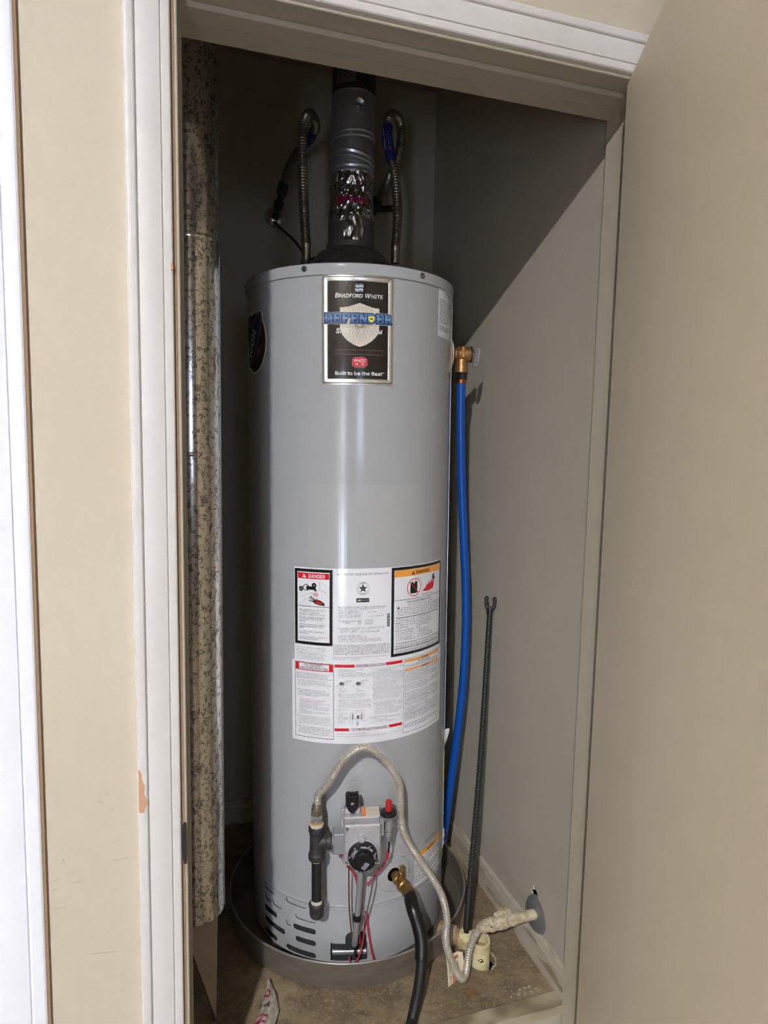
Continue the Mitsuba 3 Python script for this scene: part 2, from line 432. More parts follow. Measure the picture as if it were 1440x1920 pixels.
def pane(key, x0, x1, z0, z1, rad):
    v = np.array([[x0, ROOM_Y - 0.06, z0], [x1, ROOM_Y - 0.06, z0], [x1, ROOM_Y - 0.06, z1], [x0, ROOM_Y - 0.06, z1]])
    m = trimesh.Trimesh(v, [[0, 2, 1], [0, 3, 2]], process=False)
    scene[key] = mikit.ply(m, 'label_white', emitter={'type': 'area', 'radiance': {'type': 'rgb', 'value': rad}})
SX = -1.36
pane('window_1__pane', DX0 + 0.05, SX - 0.10, DZ0 + 0.05, DZ1 - 0.05, CURTAIN)
pane('window_1__pane_001', SX - 0.10, SX + 0.10, DZ0 + 0.05, 0.60, [1.7 * x for x in SLIT])
pane('window_1__pane_002', SX - 0.10, SX + 0.10, 0.84, DZ1 - 0.05, [0.5 * x for x in SLIT])
pane('window_1__pane_003', SX + 0.10, DX1 - 0.05, DZ0 + 0.05, DZ1 - 0.05, CURTAIN)
add('window_1__rail', bx(SX - 0.10, SX + 0.10, ROOM_Y - 0.07, ROOM_Y - 0.03, 0.60, 0.84), 'room_paint', False)
labels['window_2'] = {'kind': 'structure'}
fr = sbox(W2[0], W2[2], W2[1], W2[3]).difference(sbox(W2[0] + 0.03, W2[2] + 0.03, W2[1] - 0.03, W2[3] - 0.03))
add('window_2__frame', xz_prism(fr, ROOM_Y - 0.08, ROOM_Y - 0.02), 'white_trim', False)
pane('window_2__pane', W2[0] + 0.03, W2[1] - 0.03, W2[2] + 0.03, W2[3] - 0.03, WINDOW2)
# recessed ceiling lamp
LX, LY = -1.26, -2.98
thing('ceiling_lamp', 'small round recessed lamp in the room ceiling, outside the picture', 'lamp')
part('ceiling_lamp', 'trim_ring', lathe([(0.045, -0.004), (0.062, -0.004), (0.066, 0.0), (0.066, 0.004)], 40, (LX, LY, CEIL_Z - 0.002)), 'white_trim')
lens = trimesh.creation.cylinder(radius=0.045, height=0.004, sections=40); lens.apply_translation([LX, LY, CEIL_Z - 0.003])
scene['ceiling_lamp__lens'] = mikit.ply(lens, 'label_white', emitter={'type': 'area', 'radiance': {'type': 'rgb', 'value': LAMP}})

# the closet: right wall with a torn hole, back, left, ceiling
CW, CB, CL, CT = 0.754, 0.971, -0.10, 2.16
hole = Polygon([(0.2612, 0.161), (0.2560, 0.1555), (0.2500, 0.1520), (0.2445, 0.1470), (0.2405, 0.140), (0.240, 0.128), (0.262, 0.128), (0.2665, 0.136), (0.2735, 0.139), (0.2665, 0.144), (0.2635, 0.153)])
rw = sbox(WALL_T, 0.0, CB + 0.02, CT).difference(hole).difference(Point(0.243, 0.102).buffer(0.014))
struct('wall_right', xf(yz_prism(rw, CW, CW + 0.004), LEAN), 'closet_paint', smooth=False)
tor = Polygon([(0.2615, 0.1605), (0.2607, 0.1560), (0.2630, 0.1500), (0.2580, 0.1475), (0.2640, 0.1450), (0.2685, 0.1405), (0.2725, 0.1395), (0.2665, 0.144), (0.2635, 0.153)])
labels['wall_right__torn_paper'] = {'label': 'white torn drywall paper at the hole above the pipe plate'}
add('wall_right__torn_paper', xf(yz_prism(tor, CW + 0.0015, CW + 0.003), LEAN), 'torn_paper', smooth=False)
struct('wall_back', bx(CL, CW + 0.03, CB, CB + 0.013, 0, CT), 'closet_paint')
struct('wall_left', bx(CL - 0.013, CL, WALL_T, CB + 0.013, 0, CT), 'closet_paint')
struct('wall_right_black_backing', bx(CW + 0.05, CW + 0.06, WALL_T, CB + 0.1, -0.1, CT), 'void_black')  # black sheet added behind the hole, its colour gives the cavity its darkness
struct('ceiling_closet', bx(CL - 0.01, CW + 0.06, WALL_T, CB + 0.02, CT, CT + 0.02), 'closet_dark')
# platform floor, its front board and the panel below
pan_hole = Point(0.6275, 0.2690).buffer(0.0305)
fl = sbox(CL, 0.150, CW + 0.02, CB + 0.01).difference(pan_hole)
struct('floor_closet', xf(extr(fl, 0.019), lambda v: v + [0, 0, -0.019]), 'floor_dirt', smooth=False, label='dirty plywood closet floor')
struct('floor_closet_edge', bx(CL, 0.742, 0.1105, 0.149, -0.019, 0.0015, 0.0015), 'sill_board', label='painted board along the front edge of the closet floor')
struct('wall_platform', bx(CL, 0.742, 0.124, 0.140, FLOOR_Z, -0.022), 'jamb_paint')
struct('floor_closet_void', bx(CL, CW + 0.02, 0.141, CB, -0.16, -0.15), 'void_black')
# baseboards
def baseboard(length, h=0.070, t=0.0115):
    return [(0, 0), (t, 0), (t, h * 0.74), (t * 0.86, h * 0.80), (t * 0.80, h * 0.90), (t * 0.45, h), (0, h)]
P = baseboard(1)
def base_run(a, b, inward):
    a, b, q = np.array(a, float), np.array(b, float), np.array(inward, float)
    V = [a + q * t + [0, 0, z] for t, z in P] + [b + q * t + [0, 0, z] for t, z in P]
    n = len(P); F = []
    for i in range(n):
        j = (i + 1) % n; F += [(i, j, n + j), (i, n + j, n + i)]
    m = trimesh.Trimesh(np.array(V), F, process=False)
    for o in (0, n):
        for i in range(1, n - 1): m.faces = np.vstack([m.faces, (o, o + i, o + i + 1)])
    m.fix_normals(); return m
struct('baseboard_right', base_run((CW - 0.007, WALL_T + 0.002, 0), (CW - 0.003, CB, 0), (-1, 0, 0)), 'baseboard_paint', smooth=False)
struct('baseboard_back', base_run((CL, CB, 0), (CW, CB, 0), (0, -1, 0)), 'baseboard_paint', smooth=False)

for pts, w_ in (([(-.111, .625), (-.1065, .6235)], .0012), ([(-.100, .633), (-.0965, .6352)], .0012), ([(-.158, .549), (-.1575, .5455)], .0015), ([(-.172, .519), (-.163, .5225)], .0010), ([(-.146, .5125), (-.134, .5145)], .0010), ([(-.094, .534), (-.075, .5365)], .0008), ([(-.172, .507), (-.167, .5075)], .0010), ([(-.170, .479), (-.156, .4795)], .0008), ([(-.128, .402), (-.092, .3985)], .0006)):
    add(num('wall_front__scuff_mark'), xz_prism(LineString(pts).buffer(w_ / 2), -0.00025, 0.0001), 'scuff_grey', False)
# casings: profile (distance outward from the inner edge, height proud of the wall)
def casing_profile(s=1.0):
    c = [(0, 0), (0, .0065), (.0015, .0082), (.004, .0090), (.0100, .0096), (.0112, .0088), (.0118, .0060), (.0126, .0060), (.0132, .0094)]
    c += [(.0132 + .0285 * t, .0094 + .0032 * t + .0014 * math.sin(math.pi * t)) for t in np.linspace(.15, 1, 7)]
    c += [(.0424, .0100), (.0432, .0100), (.0438, .0138), (.0452, .0152), (.050, .0162), (.0545, .0156), (.0568, .0135), (.0572, 0.0)]
    return [(u * s, h) for u, h in c]
def casing(p0, p1, out, miter0, miter1, s=1.0):
    """A moulding from p0 to p1 (x, z of its inner edge) on the wall face y = 0, outward direction out; miters in outward-width per unit."""
    p0, p1, out = np.array(p0, float), np.array(p1, float), np.array(out, float)
    d = (p1 - p0) / np.linalg.norm(p1 - p0)
    pr = casing_profile(s); n = len(pr); V = []
    for p, mt in ((p0, -miter0), (p1, miter1)):
        for u, h in pr:
            q = p + out * u + d * (mt * u); V.append((q[0], -h, q[1]))
    F = []
    for i in range(n - 1):
        F += [(i, i + 1, n + i + 1), (i, n + i + 1, n + i)]
    for o in (0, n):
        for i in range(1, n - 1): F.append((o, o + i, o + i + 1))
    m = trimesh.Trimesh(np.array(V), F, process=False); m.fix_normals(); return m
CXL, CXR, CZ = -0.0025, W + 0.005, HJ + 0.006
left = casing((CXL, FLOOR_Z), (CXL, CZ), (-1, 0), 0, 1)
struct('trim_1', left, 'white_trim', 25)
chip = Polygon([(-0.0580, 0.671), (-0.0545, 0.668), (-0.0530, 0.655), (-0.0500, 0.645), (-0.0515, 0.636), (-0.0462, 0.622), (-0.0500, 0.616), (-0.0512, 0.608), (-0.0580, 0.609)])
labels['trim_1__bare_patch'] = {'label': 'bare wood patch where the white paint has chipped off'}
add('trim_1__bare_patch', xz_prism(chip, -0.01665, -0.0150), 'bare_wood', False)
for q in (Polygon([(-0.0062, 1.353), (-0.0035, 1.358), (-0.0022, 1.349), (-0.0050, 1.346)]),):
    add('trim_1__bare_patch_001', xz_prism(q, -0.0096, -0.006), 'bare_wood', False)
struct('trim_2', casing((CXL, CZ), (CXR, CZ), (0, 1), 1, 1), 'white_trim', 25)
struct('trim_3', casing((CXR, FLOOR_Z), (CXR, CZ), (1, 0), 0, 1), 'white_trim', 25)
struct('trim_4', casing((-0.1825 - 0.0, FLOOR_Z), (-0.1825, CEIL_Z), (-1, 0), 0, 0, 1.5), 'far_trim', 25)
struct('trim_4_gap', bx(-0.1825, -0.1785, -0.0055, 0.001, FLOOR_Z, CEIL_Z), 'gap_brown')
# jambs and stops
def jset(name, jamb, stops):
    labels[name] = {'kind': 'structure'}
    add(name + '__jamb', jamb, 'jamb_paint', False)
    for i, s in enumerate(stops):
        add(name + '__stop' + (f'_{i:03d}' if i else ''), s, 'jamb_paint', False)
SL, SR, SZ = 0.0128, 0.740, 1.7045
jset('trim_5', bx(JL - 0.019, JL, 0.0, WALL_T, FLOOR_Z, HJ + 0.019, 0.0012), [bx(JL, SL, 0.038, 0.0765, FLOOR_Z, HJ, 0.001), bx(JL, SL, 0.0775, WALL_T, FLOOR_Z, HJ, 0.001)])
add('trim_5__gap', bx(-0.0030, 0.0022, -0.0012, 0.0, FLOOR_Z, HJ), 'gap_brown', False)
sp = Polygon([(0.0006, 0.582), (-0.0012, 0.572), (-0.0022, 0.560), (-0.0022, 0.545), (-0.0010, 0.530), (0.0010, 0.520), (0.0045, 0.520), (0.0045, 0.582)])
labels['trim_5__strike_plate'] = {'label': 'dark curved metal strike plate lip on the left jamb'}
add('trim_5__strike_plate', xz_prism(sp, -0.0125, -0.0105), 'lead_dark', False)
jset('trim_6', xf(bx(W, W + 0.019, 0.0, WALL_T, FLOOR_Z, HJ + 0.019, 0.0012), LEAN), [xf(bx(SR, W, 0.038, WALL_T, FLOOR_Z, HJ, 0.001), LEAN)])
jset('trim_7', bx(JL - 0.019, W + 0.019, 0.0, WALL_T, HJ, HJ + 0.019, 0.0012), [bx(JL, W, 0.038, 0.0765, SZ, HJ, 0.001), bx(JL, W, 0.0775, WALL_T, SZ + 0.0009, HJ, 0.001)])
# the open door, hinged on the right jamb, seen from its closet side
A = math.radians(65.0)
dd, dn = np.array([-math.cos(A), -math.sin(A)]), np.array([-math.sin(A), math.cos(A)])
PIV = np.array([0.739, -0.0075])
def door_place(v):
    q = PIV + v[:, :1] * dd + v[:, 1:2] * dn
    q[:, 0] += 0.0075 * (v[:, 2] - 1.25)
    return np.c_[q, v[:, 2]]
labels['door_1'] = {'kind': 'structure'}
add('door_1__slab', xf(bx(0.003, 0.735, 0.008, 0.043, FLOOR_Z + 0.012, 1.7085, 0.0015), door_place), 'door_paint', 20)
for z in (-0.1, 0.66, 1.5):
    add(num('door_1__hinge'), xf(cyl((0, 0.0, z), (0, 0.0, z + 0.09), 0.006, n=16), door_place), 'brass')
scuffs = [Polygon([(0.221, 0.936), (0.2235, 0.942), (0.2255, 0.933), (0.2240, 0.929)]), LineString([(0.2155, 0.9669), (0.262, 0.960)]).buffer(0.0005)]
add('door_1__scratch', xf(extr(scuffs[1], 0.0002), lambda v: door_place(np.stack([v[:, 0], 0.0430 + v[:, 2], v[:, 1]], 1))), 'scuff_grey', False)
add('door_1__scuff', xf(extr(scuffs[0], 0.0002), lambda v: door_place(np.stack([v[:, 0], 0.0430 + v[:, 2], v[:, 1]], 1))), 'torn_paper', False)

# ------------------------------------------------------------------ the water heater (its own frame: axis at the origin, front = -y, leaning a little)
R, HX, HY, SXX = 0.2315, 0.4024, 0.5554, -0.0077
def HW(v):
    v = np.atleast_2d(np.asarray(v, float))
    return np.stack([HX + v[:, 0] + SXX * v[:, 2], HY + v[:, 1], v[:, 2] - SXX * v[:, 0]], 1)
def wrap(rad=R):                       # (u, v, lift) -> world, u along the jacket from its front
    return lambda v: HW(np.stack([(rad + v[:, 2]) * np.sin(v[:, 0] / R), -(rad + v[:, 2]) * np.cos(v[:, 0] / R), v[:, 1]], 1))
def VF(theta):                         # local frame at an angle: x along the jacket, y = minus the distance out of it, z up
    a = math.radians(theta); c, s = math.cos(a), math.sin(a)
    def place(v):
        v = np.atleast_2d(np.asarray(v, float)); y = v[:, 1] - R
        return HW(np.stack([v[:, 0] * c - y * s, v[:, 0] * s + y * c, v[:, 2]], 1))
    return place
D2U = lambda d: math.radians(d) * R
def sheet(poly, t, r0=R, step=0.006):
    """A curved sheet of thickness t on the jacket with real edges."""
    face = strips(poly, step); v = face.vertices.copy(); v[:, 2] = t
    V, F = [v], [face.faces]; o = len(v)
    for g in getattr(poly, 'geoms', [poly]):
        for ring in [g.exterior, *g.interiors]:
            c = np.array(shapely.segmentize(ring, step).coords)[:-1]; n = len(c)
            V.append(np.vstack([np.c_[c, np.full(n, t)], np.c_[c, np.zeros(n)]])); i = np.arange(n); j = (i + 1) % n
            F.append(np.vstack([np.stack([o + i, o + n + i, o + n + j], 1), np.stack([o + i, o + n + j, o + j], 1)])); o += 2 * n
    return trimesh.Trimesh(wrap(r0)(np.vstack(V)), np.vstack(F), process=False)

thing('water_heater', 'tall grey cylindrical gas water heater standing in a metal pan in the closet', 'water heater')
WH = 'water_heater'
lat = lambda prof, n=180: xf(lathe(prof, n), HW)
ZS = 0.141
part(WH, 'jacket', lat([(R - .004, ZS - .001), (R + .0006, ZS - .0012), (R + .0018, ZS + .001), (R + .0018, ZS + .004), (R, ZS + .007), (R, 1.456)], 240), 'enamel', 40)
part(WH, 'top_cap', lat([(R + .0005, 1.4515), (R + .0030, 1.4515), (R + .0034, 1.453), (R + .0034, 1.4700), (R + .0026, 1.4728), (R + .0005, 1.4745), (R - .004, 1.4752), (.18, 1.477), (.0, 1.4785)], 240), 'enamel', 35)
u = D2U(64)
part(WH, 'jacket_seam', sheet(sbox(u, ZS + .01, u + .006, 1.447), .0012), 'enamel')
for th in (-95.0, -37.75, 23.0, 84.0):
    pl = VF(th)
    k = part(WH, 'cap_screw', xf(cat(lathe([(0, 0.0042), (.0032, .0040), (.0042, .0028), (.0044, .0)], 6, (0, -.0034, 1.4642), (0, -1, 0)), lathe([(.0044, .0012), (.0058, .0010), (.0060, 0)], 20, (0, -.0034, 1.4642), (0, -1, 0))), pl), 'screw_steel', 20)

# lower skirt with the stamped air slots and the door cut-out
def slot(th0, th1, z, h=.0128, drop=0.0):
    a, b = D2U(th0), D2U(th1)
    return LineString([(a + h / 2, z), (b - h / 2, z - drop)]).buffer(h / 2, quad_segs=6)
open_slots = [slot(-70.8, -58.4, .078), slot(-70.8, -52.2, .0505), slot(-70.8, -58.4, .0225), slot(-46.5, -32.7, .0770), slot(-45.0, -32.7, .0500), slot(-51.3, -32.7, .0215)]
shut_slots = [slot(-51.3, -38.0, .1320), slot(-45.0, -32.7, .1035), slot(-51.5, -47.6, .0785), slot(-70.6, -60.5, .1300), slot(-62.5, -54.8, .1060), slot(-70.6, -64.0, .1050)]
cut = unary_union([sbox(D2U(-24.5), .017, D2U(-5.0), .058), rrect(D2U(-16.6), D2U(-5.4), .03, .0845, .014)])
skirt = sbox(-math.pi * R + .001, .012, math.pi * R - .001, ZS + .001).difference(unary_union(open_slots + [q.buffer(.0006) for q in shut_slots])).difference(cut)
part(WH, 'skirt', sheet(skirt, .0012, R - .0018, .005), 'enamel', 30)
part(WH, 'chamber', xf(lathe([(.0, .010), (.2225, .010), (.2225, .135), (0, .138)], 96), HW), 'dark_metal', 30)
for s in shut_slots:
    part(WH, 'stamped_slot', sheet(s.buffer(.0008), .0008, R - .0046, .004), 'enamel', 30)
panel = sbox(D2U(-26.8), .011, D2U(52), .1345).difference(cut)
part(WH, 'access_panel', sheet(panel, .0011, R - .0004, .006), 'enamel', 30)
part(WH, 'panel_flange', sheet(sbox(D2U(-5.0), .009, D2U(-1.2), .060), .0012, R + .0008, .006), 'enamel', 30)
pl = VF(-14.5)
part(WH, 'burner_door', xf(bx(-.046, .046, .0225, .026, .012, .092, .001), pl), 'black_plate', 20)
part(WH, 'burner_rail', xf(cyl((-.037, .0130, .030), (.037, .0130, .030), .0065, n=20), pl), 'galv_seam')
for x, z in ((-.028, .053), (.022, .060)):
    part(WH, 'door_screw', xf(cyl((x, .024, z), (x, .018, z), .0045, n=12, c=.001), pl), 'screw_steel', 20)

# brand plate
bu0, bu1, bv0, bv1 = D2U(-29.2), D2U(6.6), 1.2405, 1.4525
def ring_frame(u0, u1, v0, v1, prof, step=.004):
    """prof: (inset, corner radius, height); rows of equal length around a rounded rectangle."""
    rows = []
    for ins, rad, h in prof:
        x0, x1, y0, y1 = u0 + ins, u1 - ins, v0 + ins, v1 - ins
        pts = []
        for cx, cy, a0 in ((x1 - rad, y0 + rad, -90), (x1 - rad, y1 - rad, 0), (x0 + rad, y1 - rad, 90), (x0 + rad, y0 + rad, 180)):
            for a in np.linspace(a0, a0 + 90, 7): pts.append((cx + rad * math.cos(math.radians(a)), cy + rad * math.sin(math.radians(a))))
        pts = np.array(pts + pts[:1]); fine = []
        for a, b, big in zip(pts[:-1], pts[1:], [i % 7 == 6 for i in range(len(pts) - 1)]):
            n = 24 if big else 1
            fine += [a + (b - a) * t / n for t in range(n)]
        rows.append(np.c_[np.array(fine), np.full(len(fine), h)])
    n = len(rows[0]); i = np.arange(n); j = (i + 1) % n; F = []
    for k in range(len(rows) - 1):
        F += [np.stack([k * n + i, k * n + j, (k + 1) * n + j], 1), np.stack([k * n + i, (k + 1) * n + j, (k + 1) * n + i], 1)]
    return trimesh.Trimesh(wrap()(np.vstack(rows)), np.vstack(F), process=False)
BP = part(WH, 'brand_plate', sheet(rrect(bu0 + .004, bu1 - .004, bv0 + .004, bv1 - .004, .003), .0009, R), 'badge_black', 30, label='black brand plate with shield in a chrome frame')
part(BP, 'chrome_frame', ring_frame(bu0, bu1, bv0, bv1, [(0, .006, 0), (.0006, .0056, .0010), (.0026, .005, .0012), (.0034, .0045, .0003), (.0044, .004, .0003), (.0054, .0038, .0022), (.0100, .002, .0020), (.0128, .0008, .0007)]), 'chrome', 20)
uc = (bu0 + bu1) / 2 + .0022
pr = Print(.0011)
white, dim = (226, 226, 226), (112, 96, 84)
fl0 = []
for k, col in ((0, (126, 130, 152)), (1, (198, 200, 206)), (2, (92, 96, 124)), (3, (198, 200, 206)), (4, (126, 130, 152))):
    xs = np.linspace(-.0078, .0078, 14); wv = .0011 * np.sin(xs * 420) - xs * .10
    b0, b1 = 1.4195 + .0150 - k * .003, 1.4195 + .0150 - (k + 1) * .003
    pr.put(strips(Polygon([*zip(uc + xs - .10 * (1.4345 - b0), b0 + wv), *zip((uc + xs - .10 * (1.4345 - b1))[::-1], (b1 + wv)[::-1])])), col)
def smallcaps(words, h, u0, width, slant=.22):
    """Slanted small capitals: the first letter of each word taller."""
    ms, u = [], 0.0
    for w_ in words:
        m = text(w_[0], u, 0, h, True, slant=slant); ms.append(m); u = m.vertices[:, 0].max() - slant * h * .55 + .0003
        m = text(w_[1:], u, 0, h * .84, True, slant=slant); ms.append(m); u = m.vertices[:, 0].max() + h * .30
    m = cat(*ms); w = m.vertices[:, 0].max(); m.vertices[:, 0] *= width / w; m.vertices[:, 0] += u0
    return m
def shift(m, dv): m.vertices[:, 1] += dv; return m
pr.put(shift(smallcaps(['BRADFORD', 'WHITE'], .0082, uc - .0490, .0960), 1.4085), white)
for i, ch in enumerate('CORPORATION'):
    pr.put(text(ch, uc - .0408 + i * .00810, 1.4023, .0030, anchor='c'), (120, 104, 94))
def shield(s=1.0, c=(0, 0)):
    right = [(0, .042), (.010, .0385), (.024, .0340), (.0390, .0325), (.0390, .0000), (.0385, -.010), (.034, -.0205), (.025, -.0305), (.012, -.0390), (0, -.0430)]
    p = Polygon(right + [(-x, y) for x, y in right[::-1][1:-1]])
    return affinity.translate(affinity.scale(p, s, s, origin=(0, 0)), *c)
sh = shield(.99, (uc + .0005, 1.3570))
rays = unary_union([LineString([(uc + .0005, 1.359), (uc + .0005 + .09 * math.cos(a), 1.359 + .09 * math.sin(a))]).buffer(.00024) for a in np.linspace(0, 2 * math.pi, 64, endpoint=False)])
sun = sh.difference(rays.difference(Point(uc, 1.359).buffer(.005)))
pr.put(strips(sh), (70, 58, 50), .00115); pr.put(strips(sun), (222, 212, 198), .00135)
pr.put(shift(smallcaps(['SAFETY', 'SYSTEM'], .0092, uc - .0465, .0925), 1.3400), (70, 66, 66), .0015)
pr.put(shift(smallcaps(['SAFETY', 'SYSTEM'], .0092, uc - .0470, .0925), 1.3404), (232, 232, 232), .0017)
pr.put(rect(uc - .0480, uc + .0480, 1.3083, 1.3088), (150, 120, 104)); pr.put(rect(uc - .0480, uc + .0480, 1.2998, 1.3003), (150, 120, 104))
for i, ch in enumerate('ENERGY SAVER'):
    if ch != ' ': pr.put(text(ch, uc - .0450 + i * .0083, 1.3022, .0042, anchor='c'), (92, 44, 44))
oc = (uc + .0008, 1.2850)
octo = Polygon([(-.0138, -.005), (-.0138, .005), (-.009, .0085), (.009, .0085), (.0138, .005), (.0138, -.005), (.009, -.0085), (-.009, -.0085)]).buffer(.0012)
pr.put(strips(affinity.translate(octo, *oc)), (214, 120, 120)); pr.put(strips(affinity.translate(affinity.scale(octo, .95, .92), *oc)), (196, 46, 56), .0014)
pr.put(text('PHCC', oc[0], oc[1] + .0005, .0050, True, anchor='c', width=.0235, slant=.15), (236, 226, 224), .0016)
for dx in (-.006, .006):
    pr.put(strips(Point(oc[0] + dx, oc[1] - .0040).buffer(.0027)), (226, 180, 176), .0016); pr.put(strips(Polygon([(oc[0] + dx - .0014, oc[1] - .0056), (oc[0] + dx, oc[1] - .0020), (oc[0] + dx + .0014, oc[1] - .0056)])), (30, 24, 24), .0018)
pr.put(wordbars(oc[0] - .0115, oc[0] + .0115, oc[1] - .0118, .0011), (150, 130, 120))
pr.put(text('Built to be the Best', uc - .0480, 1.2600, .0066, True, width=.0940), white)
pr.put(text('TM', uc + .0465, 1.2645, .0020), white)
pr.part(BP, 'lettering', wrap(), 'print_gloss')
# the slab-letter name across the plate
def slab(ch):
    B = sbox
    if ch == 'D':
        o = unary_union([B(.05, 0, .5, 1), B(0, 0, .4, .18), B(0, .82, .4, 1), affinity.scale(Point(.48, .5).buffer(1, quad_segs=8), .5, .5)]).intersection(B(0, 0, 1, 1))
        i = unary_union([B(.36, .22, .5, .78), affinity.scale(Point(.5, .5).buffer(1, quad_segs=8), .2, .28).intersection(B(.5, 0, 1, 1))]); return o.difference(i)
    if ch in 'EF':
        q = [B(.08, 0, .40, 1), B(0, .82, .96, 1), B(.76, .60, .96, 1), B(.3, .42, .66, .60), B(.56, .30, .68, .72)]
        q += [B(0, 0, .96, .18), B(.76, 0, .96, .40)] if ch == 'E' else [B(0, 0, .56, .18)]
        return unary_union(q)
    if ch == 'N':
        return unary_union([B(.08, 0, .30, 1), B(.70, 0, .92, 1), Polygon([(.06, 1), (.38, 1), (.94, 0), (.62, 0)]), B(0, 0, .42, .17), B(0, .83, .3, 1), B(.58, .83, 1, 1)])
    o = unary_union([B(.08, 0, .40, 1), B(0, .82, .5, 1), B(0, 0, .5, .17), B(.3, .42, .6, 1), affinity.scale(Point(.58, .71).buffer(1, quad_segs=8), .34, .29), Polygon([(.42, .46), (.70, .46), (.92, .17), (1.0, .17), (1.0, 0), (.76, 0)])])
    return o.difference(affinity.scale(Point(.54, .71).buffer(1, quad_segs=6), .16, .12))
dp = Print(.0030); L8 = []
for i, ch in enumerate('DEFENDER'):
    big = ch == 'D' and i == 0 or i == 7
    x0 = bu0 + .0068 + i * .0167
    L8.append(affinity.translate(affinity.scale(slab(ch), .0160, .0190 if 0 < i < 7 else .0190, origin=(0, 0)), x0, 1.3595))
word = unary_union(L8)
dp.put(strips(word.buffer(.0022, join_style=2)), (212, 206, 200), .0026)
dp.put(strips(word.buffer(.0015, join_style=2)), (34, 38, 52), .0028)
for k in range(5):
    dp.put(strips(word.intersection(sbox(bu0 - .1, 1.3595 + k * .0038, bu1 + .1, 1.3595 + (k + 1) * .0038))), [(52, 92, 146), (74, 116, 168), (118, 154, 194), (104, 142, 186), (84, 122, 174)][k])
e5 = (bu0 + .0068 + 5 * .0167 + .0072, 1.3680)
dp.put(strips(shield(.165, e5)), (40, 40, 40), .0032); dp.put(strips(shield(.15, e5)), (226, 214, 92), .0034); dp.put(rect(e5[0] - .0028, e5[0] + .0028, e5[1] - .0008, e5[1] + .002), (54, 60, 70), .0036)
dp.part(BP, 'name_lettering', wrap(), 'print')

# rating label (upper) and instruction label (lower)
ML = .001
INK, GREY, RED, ORANGE, BLACK, WHITE = (52, 52, 58), (104, 104, 112), (204, 32, 44), (238, 160, 74), (26, 26, 30), (228, 229, 233)
RL = part(WH, 'rating_label', sheet(rrect(-.1800, .1862, .6765, .8735, .002), .0003), 'label_white', 30, label='upper white label with the danger and warning boxes')
p = Print(.0005); HI = .0007
def para(p, rows, u, v, dv, h, col=INK, width=None, bold=False):
    for k, s in enumerate(rows):
        if s: p.put(text(s, u, v - k * dv, h, bold), col)
# danger box
p.put(border(-.1785, -.0955, .7120, .8705, .0062), BLACK)
p.put(rect(-.1712, -.1025, .8500, .8622), RED)
p.put(text('DANGER', -.1478, .8522, .0074, True, width=.0368), WHITE, HI)
p.put(strips(Polygon([(-.1612, .8524), (-.1520, .8524), (-.1566, .8605)])), WHITE, HI); p.put(rect(-.1570, -.1562, .8548, .8585), RED, .0009); p.put(rect(-.1570, -.1562, .8532, .8540), RED, .0009)
p.put(rect(-.1720, -.1020, .7922, .7932), BLACK)
# tap over a hand
tap = unary_union([Point(-.1640, .8285).buffer(.0050), Point(-.1520, .8315).buffer(.0070).difference(Point(-.1520, .8315).buffer(.0055)), Point(-.1345, .8370).buffer(.0050), sbox(-.152, .8275, -.134, .8345), Polygon([(-.140, .8345), (-.132, .8345), (-.1290, .8255), (-.1330, .8250), (-.1350, .8290)])])
p.put(strips(tap), BLACK)
for q in ((-.1640, .8285), (-.1345, .8370)): p.put(strips(Point(q).buffer(.0018)), (150, 150, 156), HI)
p.put(line([(-.1225, .845), (-.1225, .828), (-.165, .811)], .0004), GREY); p.put(line([(-.1225, .828), (-.108, .822)], .0004), GREY)
p.put(line([(-.1610, .800), (-.1560, .807), (-.138, .814)], .0004), GREY)
p.put(text('HOT', -.1372, .8158, .0042, True), RED, HI)
for k in range(4): p.put(line([(-.1330 + k * .0018, .8235), (-.1340 + k * .0024, .8035)], .0004), (196, 60, 66))
hand = unary_union([LineString([(-.1440, .8110), (-.1340, .8040)]).buffer(.0009), LineString([(-.1420, .8140), (-.1310, .8050)]).buffer(.0010), LineString([(-.1455, .8055), (-.1330, .8015)]).buffer(.0009), Polygon([(-.137, .803), (-.130, .8085), (-.122, .8065), (-.112, .800), (-.112, .7955), (-.124, .7965), (-.134, .7995)])])
p.put(strips(hand), BLACK); p.put(strips(Polygon([(-.134, .803), (-.129, .8075), (-.122, .805), (-.117, .7985), (-.127, .799)])), (150, 34, 40), HI)
p.put(text('BURN', -.1295, .7985, .0036, True), (226, 70, 74), .0009)
def zc(Y): return .7864 - (Y - 492) * .000248
rows = [(503, 'Water temperature over 125°F'), (522, 'can cause severe burns'), (541, 'instantly or death from scalds.'), (567, 'Children, disabled and elderly'), (583, 'are at highest risk of being'), (599, 'scalded.'), (627, 'See instruction manual before'), (643, 'setting temperature at water'), (657, 'heater.'), (686, 'Feel water before bathing or'), (703, 'showering.'), (732, 'Temperature limiting valves are'), (749, 'available, see manual.')]
for Y, s in rows: p.put(text(s, -.1687, zc(Y), .0030), INK)
for k, v in enumerate((.7045, .7000, .6958, .6905)): p.put(wordbars(-.1746, -.108, v, .0016), GREY)
p.put(line([(-.1746, .6935), (-.112, .6935)], .0004), GREY)
for v in (.6868, .6835, .6800): p.put(wordbars(-.1746, -.112, v, .0015), GREY)
